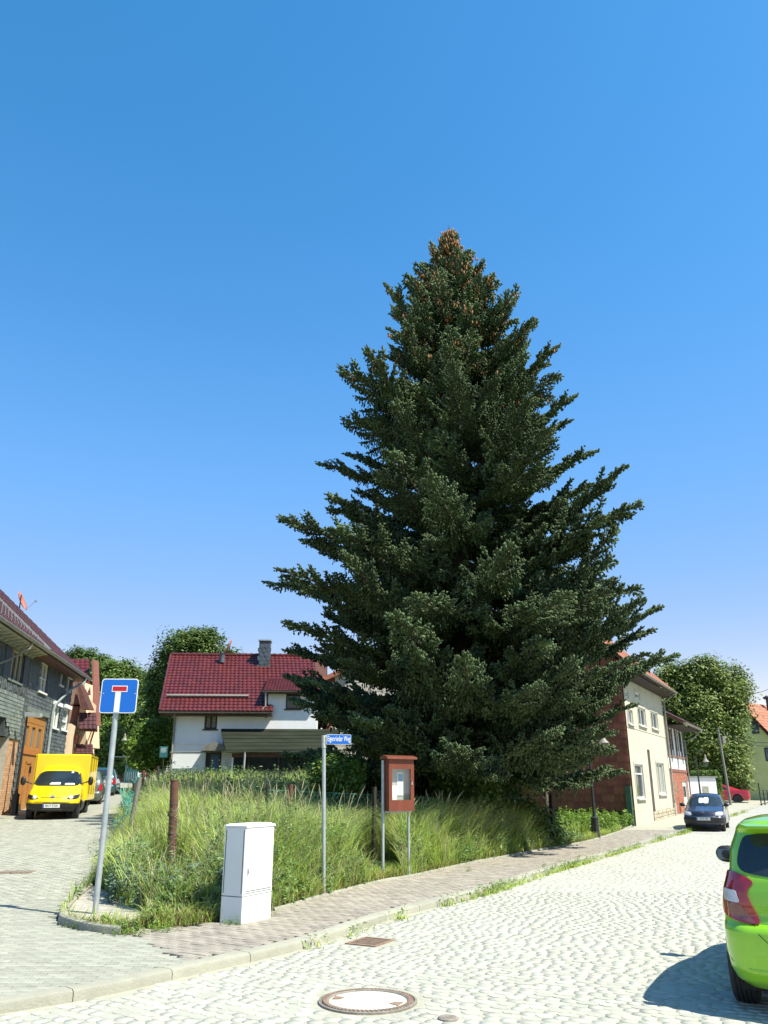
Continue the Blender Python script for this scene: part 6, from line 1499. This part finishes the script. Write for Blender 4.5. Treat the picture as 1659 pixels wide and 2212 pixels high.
# street name sign
b_ = G(699.5, 1934, .08); tp = P2(699.8, 1588, b_.y)
t = thing('street_name_sign', 'blue street name plate reading Eigenrieder Weg on a thin grey pole', 'street sign', b_); up = tp-b_
MB().tube([(0, 0, -.1), up*.935], .030, 12).build('pole', 'galv', t, smooth=40); MB().tube([up*.915, up], .040, 12).build('clamp', 'concrete', t, smooth=40); MB().tube([up, up*1.006], .042, 12).build('cap', 'black_iron', t)
w_ = P2(758, 1597, b_.y).x-P2(705.5, 1597, b_.y).x; h_ = P2(730, 1586.5, b_.y).z-P2(730, 1608, b_.y).z; cc = P2(731.8, 1597.3, b_.y)-b_
m = MB(); m.prism(rounded(w_/math.cos(R(12)), h_, .015, 0), (0, .014, 0)); pl = m.build('sign_plate', 'white_sign', t); pl.location = cc; pl.rotation_euler = (0, 0, R(12)); w2_ = w_/math.cos(R(12))
MB().prism(rounded(w2_-.012, h_-.012, .010, -.0015), (0, .001, 0)).build('blue_face', 'blue_sign', pl)
tx = text_mesh('Eigenrieder Weg', h_*.78, 'white_sign', pl, (0, -.0035, .008), (R(90), 0, 0), 1, .001, bold=.0008); bx = [v.co.x for v in tx.data.vertices]; tx.scale = ((w2_*.92)/(max(bx)-min(bx)), 1.0, 1)
# white cabinet
Fa, Fb, Fc = G(521, 1994, .10), G(585, 1978, .10), G(479, 1988, .10)
d_ = (Fb-Fa); ang_ = math.atan2(d_.y, d_.x); W_ = math.hypot(d_.x, d_.y); D_ = .34
t = thing('utility_cabinet', 'tall white street distribution cabinet standing at the pavement edge', 'cabinet', Fa, ang_)
print('cabinet', W_, math.degrees(ang_), (Fc-Fa).length)
Hc = P2(529, 1779, Fa.y).z-Fa.z
D_ = min(.5, max(.3, (Fc-Fa).length)); zs_ = Hc*.255
MB().cbox(.002, W_-.002, .002, D_-.002, -.05, zs_-.010, .004).build('plinth', 'cabinet', t); MB().box(.008, W_-.008, .008, D_-.008, zs_-.010, zs_+.002).build('seam', 'cabinet_seam', t)
MB().cbox(0, W_, 0, D_, zs_, Hc-.05, .008).build('body', 'cabinet', t); dd_ = MB().cbox(.02, W_-.02, -.010, .004, zs_+.035, Hc-.07, .003).build('door', 'cabinet', t)
m = MB(); m.prism([(-.006, -.014, Hc-.05), (W_+.006, -.014, Hc-.05), (W_+.006, D_+.006, Hc-.05), (-.006, D_+.006, Hc-.05)], (0, 0, .022)); m.add([(-.006, -.014, Hc-.028), (W_+.006, -.014, Hc-.028), (W_+.006, D_+.006, Hc-.028), (-.006, D_+.006, Hc-.028), (.04, .04, Hc-.008), (W_-.04, .04, Hc-.008), (W_-.04, D_-.04, Hc-.008), (.04, D_-.04, Hc-.008)], [(0, 1, 5, 4), (1, 2, 6, 5), (2, 3, 7, 6), (3, 0, 4, 7), (4, 5, 6, 7)]); m.build('lid', 'cabinet', t)
m = MB(); m.box(.055, .078, -.020, -.010, Hc*.47, Hc*.53); m.tube([(.066, -.022, Hc*.53), (.072, -.03, Hc*.485)], .006, 6); m.build('lock', 'galv', dd_)
for z_ in (zs_+.05, zs_-.07): MB().box(.05, W_-.06, -.0125 if z_ > zs_ else .010, -.0105 if z_ > zs_ else .0145, z_, z_+.008).build('vent_groove', 'cabinet_seam' if z_ > zs_ else 'cabinet', t)
MB().box(-.004, -.001, .02, .03, zs_+.03, Hc-.08).build('side_seam', 'cabinet_seam', t); MB().box(-.004, -.001, D_-.035, -.025+D_, zs_+.03, Hc-.08).build('side_seam', 'cabinet_seam', t)
# notice board
Pa, Pb = G(827, 1896, .08), G(889, 1891, .08); d_ = Pb-Pa; ang_ = R(34); W_ = .60
zb, zt_ = P2(858, 1752, Pa.y).z-Pa.z, P2(858, 1640, Pa.y).z-Pa.z
t = thing('notice_board', 'reddish wooden glazed noticeboard with pinned papers on two steel posts', 'noticeboard', Pa, ang_)
MB().tube([(0, 0, -.1), (0, 0, zt_-.02)], .030, 12).build('post', 'galv', t, smooth=40); MB().tube([(W_, 0, -.1), (W_, 0, zb+.1)], .024, 12).build('post', 'galv', t, smooth=40)
x0, x1 = .035, W_+.03; dep = .13
bx_ = MB(); bx_.box(x0, x1, .0, .02, zb, zt_); 
for q in ((x0, x0+.02), (x1-.02, x1)): bx_.box(q[0], q[1], -dep, .0, zb, zt_)
bx_.box(x0+.02, x1-.02, -dep, .0, zb, zb+.02); bx_.box(x0+.02, x1-.02, -dep, .0, zt_-.02, zt_); bx_.build('case', 'red_wood', t)
MB().box(x0+.02, x1-.02, -.012, -.001, zb+.02, zt_-.02).build('backboard', 'board_back', t)
fd = MB(); fy0, fy1 = -dep-.028, -dep-.002; hgt = zt_-zb
fd.box(x0, x0+.075, fy0, fy1, zb, zt_); fd.box(x1-.075, x1, fy0, fy1, zb, zt_); fd.box(x0+.075, x1-.075, fy0, fy1, zb, zb+.21*hgt); fd.box(x0+.075, x1-.075, fy0, fy1, zt_-.19*hgt, zt_); door_ = fd.build('door_frame', 'red_wood', t)
gm = bpy.data.materials.new('clear_glass'); gm.use_nodes = True; n_ = gm.node_tree.nodes; l_ = gm.node_tree.links; tr = n_.new('ShaderNodeBsdfTransparent'); gl_ = n_.new('ShaderNodeBsdfGlossy'); gl_.inputs['Roughness'].default_value = .02; mx = n_.new('ShaderNodeMixShader'); mx.inputs[0].default_value = .07; l_.new(tr.outputs[0], mx.inputs[1]); l_.new(gl_.outputs[0], mx.inputs[2]); l_.new(mx.outputs[0], n_['Material Output'].inputs[0]); MATS['clear_glass'] = gm
MB().box(x0+.07, x1-.07, fy0+.010, fy0+.014, zb+.2*hgt, zt_-.18*hgt).build('glass', 'clear_glass', door_)
MB().box(x1-.062, x1-.045, fy0-.012, fy0, zb+.5*hgt, zb+.56*hgt).build('lock', 'galv', door_)
gw0, gw1, gz0_, gz1_ = x0+.075, x1-.075, zb+.21*hgt, zt_-.19*hgt; gw_ = gw1-gw0; gh_ = gz1_-gz0_
def sheet(u0, u1, v0, v1, mt='paper', nm='notice', y=-.018): return MB().box(gw0+gw_*u0, gw0+gw_*u1, y, y+.002, gz0_+gh_*v0, gz0_+gh_*v1).build(nm, mt, t)
sheet(-.04, .16, .38, .93); sheet(.18, .47, -.05, .46); nn_ = sheet(.48, .80, .14, .90, y=-.022); sheet(.53, .77, .60, .84, 'paper_blue', 'blue_picture', -.025)
for k in range(5): sheet(.54, .54+.18*(1-.15*(k % 3)), .50-k*.07, .515-k*.07, 'board_back', 'print_line', -.025)
m = MB(); m.prism([(x0-.07, -dep-.08, zt_), (x1+.05, -dep-.08, zt_), (x1+.05, .06, zt_), (x0-.07, .06, zt_)], (0, 0, .012)); m.prism([(x0-.07, -dep-.08, zt_+.012), (x0-.07, -dep-.075, zt_+.04), (x0-.07, -dep*.5, zt_+.075), (x0-.07, .055, zt_+.045), (x0-.07, .06, zt_+.012)], (x1-x0+.12, 0, 0)); m.build('cap_board', 'red_wood', t, smooth=50)
MB().box(x0-.01, W_+.03, -.05, .03, zb-.03, zb-.003).build('support_rail', 'galv', t)
# street lamps with bell bases
def lamp(px, py, label, hgt, dirx, kind='cone', Y=None, sc=1):
    b_ = G(px, py, .0) if Y is None else base_at(px, Y); t = thing('street_lamp', label, 'street lamp', b_, 0, 'cast iron street lamps')
    MB().lathe([(.20, -.05), (.20, .06), (.165, .08), (.15, .1), (.125, .66), (.14, .68), (.14, .72), (.07, .76), (.06, .8)], 4 if False else 8).build('base', 'black_iron', t, smooth=20)
    MB().tube([(0, 0, .78), (0, 0, 2.0), (0, 0, hgt)], [.052, .042, .034], 12).build('pole', 'black_iron', t, smooth=40)
    if kind == 'cone':
        d = dirx; MB().tube([(0, 0, hgt-.05), (.05*d, 0, hgt+.16), (.22*d, 0, hgt+.30), (.42*d, 0, hgt+.27), (.52*d, 0, hgt+.10), (.52*d, 0, hgt+.02)], .018, 8).build('swan_neck', 'black_iron', t, smooth=60)
        m = MB(); m.lathe([(.03, .08), (.05, .02), (.06, -.10), (.09, -.20), (.19, -.31), (.195, -.325), (.09, -.22), (.05, -.14)], 24, c=(.52*d, 0, hgt+.02), cap=False); sh = m.build('shade', 'old_zinc', t, smooth=60)
        m = MB(); m.lathe([(.09, -.33), (.13, -.42), (.11, -.52), (.05, -.57), (.001, -.58)], 16, c=(.52*d, 0, hgt+.02), cap=False); m.build('glass_bowl', 'clear_glass', sh, smooth='all')
    else:
        m = MB(); m.prism([(-.05, -.12, hgt), (.50, -.12, hgt-.02), (.50, -.12, hgt+.10), (.06, -.12, hgt+.16), (-.05, -.12, hgt+.12)], (0, .24, 0)); hd_ = m.build('lamp_head', 'galv', t); MB().box(.05, .46, -.09, .09, hgt-.035, hgt-.01).build('lamp_glass', 'lamp_lens', hd_)
    return t
lamp(1288, 1816, 'black street lamp with bell base between the spruce and the beige house', 3.45, 1)
lamp(28, 1764, 'dark street lamp with flat head in front of the orange gate', 3.35, 1, 'box')
lamp(1505, 0, 'distant street lamp in front of the white shed', 3.1, 1, Y=47)
lamp(245, 0, 'distant hanging street lantern right behind the dead-end sign pole', 3.1, 1, Y=50)
# utility pole and wires
b_ = base_at(1567, 60); tp = P2(1550.5, 1572, 60); t = thing('utility_pole', 'weathered wooden utility pole in front of the walnut tree', 'pole', b_)
MB().tube([(0, 0, -.3), tp-b_], [.095, .07], 10).build('pole', 'weathered_wood', t, smooth=40); MB().box(-.0, .2, -.12, .1, (tp-b_).z-1.1, (tp-b_).z-.6).build('junction_box', 'old_zinc', t)
m = MB(); a_ = tp-b_
for (e, s0) in ((P2(1700, 1470, 58)-b_, P2(1560, 1497, 66)-b_), (P2(1700, 1600, 50)-b_, a_), (P2(1700, 1606, 50)-b_, a_+Vector((0, 0, -.3)))):
    P_ = [s0.lerp(e, k/8)+Vector((0, 0, -.5*math.sin(math.pi*k/8))) for k in range(9)]; m.tube(P_, .018, 4)
m.build('wire', 'black_iron', t)
# fence posts of the plot
def post(px0, py0, px1, py1, r, mat, label, off=.05, shape='round', wrap=False, zadd=0):
    b_ = G(px0, py0, off); tp = P2(px1, py1, b_.y); t = thing('fence_post', label, 'post', b_)
    m = MB(); up = tp-b_
    if shape == 'round': m.tube([Vector((0, 0, -.2)), up*.5, up], r, 14)
    else: m.tube([Vector((0, 0, -.2)), up*.5, up], [r*1.1, r, r*.95], 4)
    m.build('post', mat, t, smooth=40)
    if wrap:
        w = MB(); L = up.length
        for q in range(3):
            P_ = []
            for k in range(60): a = k*.55+q*2.1; h = .05+k/60*.75; c = up*h; P_.append(c+Vector((math.cos(a)*(r+.004), math.sin(a)*(r+.004), .03*math.sin(k*1.3))))
            w.tube(P_, .0045, 4)
        w.build('wire_wrap', 'wire', t); MB().box(-r-.07, -r+.01, -.02, .02, up.z*.62, up.z*.67).build('bracket', 'rust', t)
        w = MB(); w.tube([up*.998, up*1.012], [r*1.08, r*1.08], 14); w.build('rim', 'rust', t)
    return t
post(369, 1892, 377, 1687, .074, 'rust', 'thick rusty steel post wrapped with wire in the tall grass', wrap=True)
post(624, 1850, 628, 1694, .055, 'rust', 'rusty post sticking out of the grass left of the street name pole')
post(806, 1866, 809, 1700, .050, 'dark_wood', 'dark wooden post just left of the noticeboard', shape='sq')
post(1196, 1831, 1190, 1712, .085, 'dark_wood', 'dark square wooden post right of the low bush', shape='sq')
post(271, 1846, 302, 1679, .050, 'weathered_wood', 'leaning grey wooden post holding the green net', off=.05)
post(305, 1760, 310, 1664, .05, 'rust', 'dark rusty post behind the leaning grey post', off=.0)
post(343, 1745, 341, 1655, .05, 'dark_wood', 'thin dark post beside the small teal sign', off=.0)
post(292, 1800, 290, 1692, .05, 'dark_wood', 'short dark post stub behind the green net', off=.0)
# crumpled teal plastic net along the lane
t = thing('plastic_net', 'crumpled teal plastic net hanging between posts along the lane', 'net', (0, 0, 0)); m = MB()
pA_, pB_ = G(268, 1850, .05), G(305, 1730, .05); n1, n2 = 60, 26; Pn = {}
for i in range(n1+1):
    for j in range(n2+1):
        f_ = i/n1; h_ = j/n2; p = pA_.lerp(pB_, f_); wob = .10*math.sin(i*.5+j*.35)+.07*math.sin(i*.23-j*.6); Pn[(i, j)] = Vector((p.x-.10+wob+.05*math.sin(j*.9), p.y+.12*math.sin(i*.8+j*.2), T(p.x, p.y)+.12+h_*(1.08+.12*math.sin(i*.3))))
def thin(m, a, b, r):
    d = (b-a).normalized(); u = d.cross(Vector((0, 1, .3))).normalized()*r; w = d.cross(u).normalized()*r; m.add([a+u, a-u*.5+w, a-u*.5-w, b+u, b-u*.5+w, b-u*.5-w], [(0, 1, 4, 3), (1, 2, 5, 4), (2, 0, 3, 5)])
for i in range(n1):
    for j in range(n2):
        if (i+j) % 2 == 0: thin(m, Pn[(i, j)], Pn[(i+1, j+1)], .006)
        else: thin(m, Pn[(i, j+1)], Pn[(i+1, j)], .006)
m.build('mesh', 'net_teal', t)
# chain link fence behind the grass
t = thing('wire_fence', 'green chain-link fence running through the weeds below the spruce', 'fence', (0, 0, 0)); m = MB()
pts_ = [Vector((-2.6, 18.8, 0)), Vector((-.1, 20.6, 0)), Vector((1.6, 22.3, 0)), Vector((3.3, 24.5, 0)), Vector((4.6, 27.0, 0))]
for a, b in zip(pts_[:-1], pts_[1:]):
    L_ = (b-a).length; n1 = int(L_/.065); n2 = 20
    def q(i, j): p = a.lerp(b, i/n1); return Vector((p.x, p.y, T(p.x, p.y)+.15+j*.062))
    for i in range(n1):
        for j in range(n2):
            if (i+j) % 2 == 0: thin(m, q(i, j), q(i+1, j+1), .003)
            else: thin(m, q(i, j+1), q(i+1, j), .003)
    thin(m, q(0, n2), q(n1, n2), .006)
m.build('chain_link', 'net_green', t)
for p in pts_: MB().tube([(p.x, p.y, 0), (p.x, p.y, T(p.x, p.y)+1.5)], .035, 8).build('post', 'dark_wood', t)
# small things at the end of the lane
b_ = base_at(353, 41); t = thing('information_sign', 'small teal information board on a post left of the white house', 'sign', b_)
c_ = P2(353.5, 1624, 41)-b_; MB().tube([(0, .03, -.2), (c_.x, .03, c_.z+.25)], .03, 8).build('post', 'dark_wood', t); pl = MB().box(-.19, .19, -.01, .01, -.26, .26).build('board', 'sign_teal', t); pl.location = c_
for k in range(4): MB().box(-.14, .14-.04*(k % 2), -.014, -.011, .16-k*.06, .18-k*.06).build('print_line', 'white_sign', pl)
b_ = base_at(285, 60); t = thing('green_gate', 'pale green sheet metal gate at the end of the lane', 'gate', b_)
x_0, x_1 = P2(272, 1655, 60).x-b_.x, P2(299, 1655, 60).x-b_.x; z_1 = P2(285, 1642, 60).z-b_.z
for k in range(6): MB().box(x_0+(x_1-x_0)*k/6+.01, x_0+(x_1-x_0)*(k+1)/6-.01, 0, .03, .0, z_1).build('panel', 'green_panel', t)
MB().tube([(x_0-1.2, .05, z_1+.25), (x_1-.3, .05, z_1+.2)], .03, 6).build('rail', 'galv', t); MB().tube([(x_0, .06, 0), (x_0, .06, z_1+.3)], .04, 6).build('post', 'galv', t)
b_ = base_at(317, 56); t = thing('marker_post', 'small red and white marker post on the grass at the lane end', 'marker', b_); MB().tube([(0, 0, 0), (0, 0, .55)], .05, 8).build('lower', 'white_sign', t); MB().tube([(0, 0, .55), (0, 0, .72)], .05, 8).build('band', 'red_sign', t); MB().tube([(0, 0, .72), (0, 0, .9)], .05, 8).build('top', 'white_sign', t)
# fence on the right by the lime house
t = thing('wire_fence', 'low wire fence on the grass bank in front of the lime house', 'fence', (0, 0, 0)); pr = [base_at(p, 60+i*.8) for i, p in enumerate((1632, 1640, 1648, 1657, 1668, 1682, 1700))]
for i, p in enumerate(pr): MB().tube([p, p+Vector((0, 0, 1.5 if i % 3 == 0 else 1.0))], .04, 6).build('post', 'dark_wood', t)
m = MB()
for z_ in (.3, .6, .9): m.tube([p+Vector((0, 0, z_)) for p in pr], .012, 4)
m.build('wire', 'wire', t)
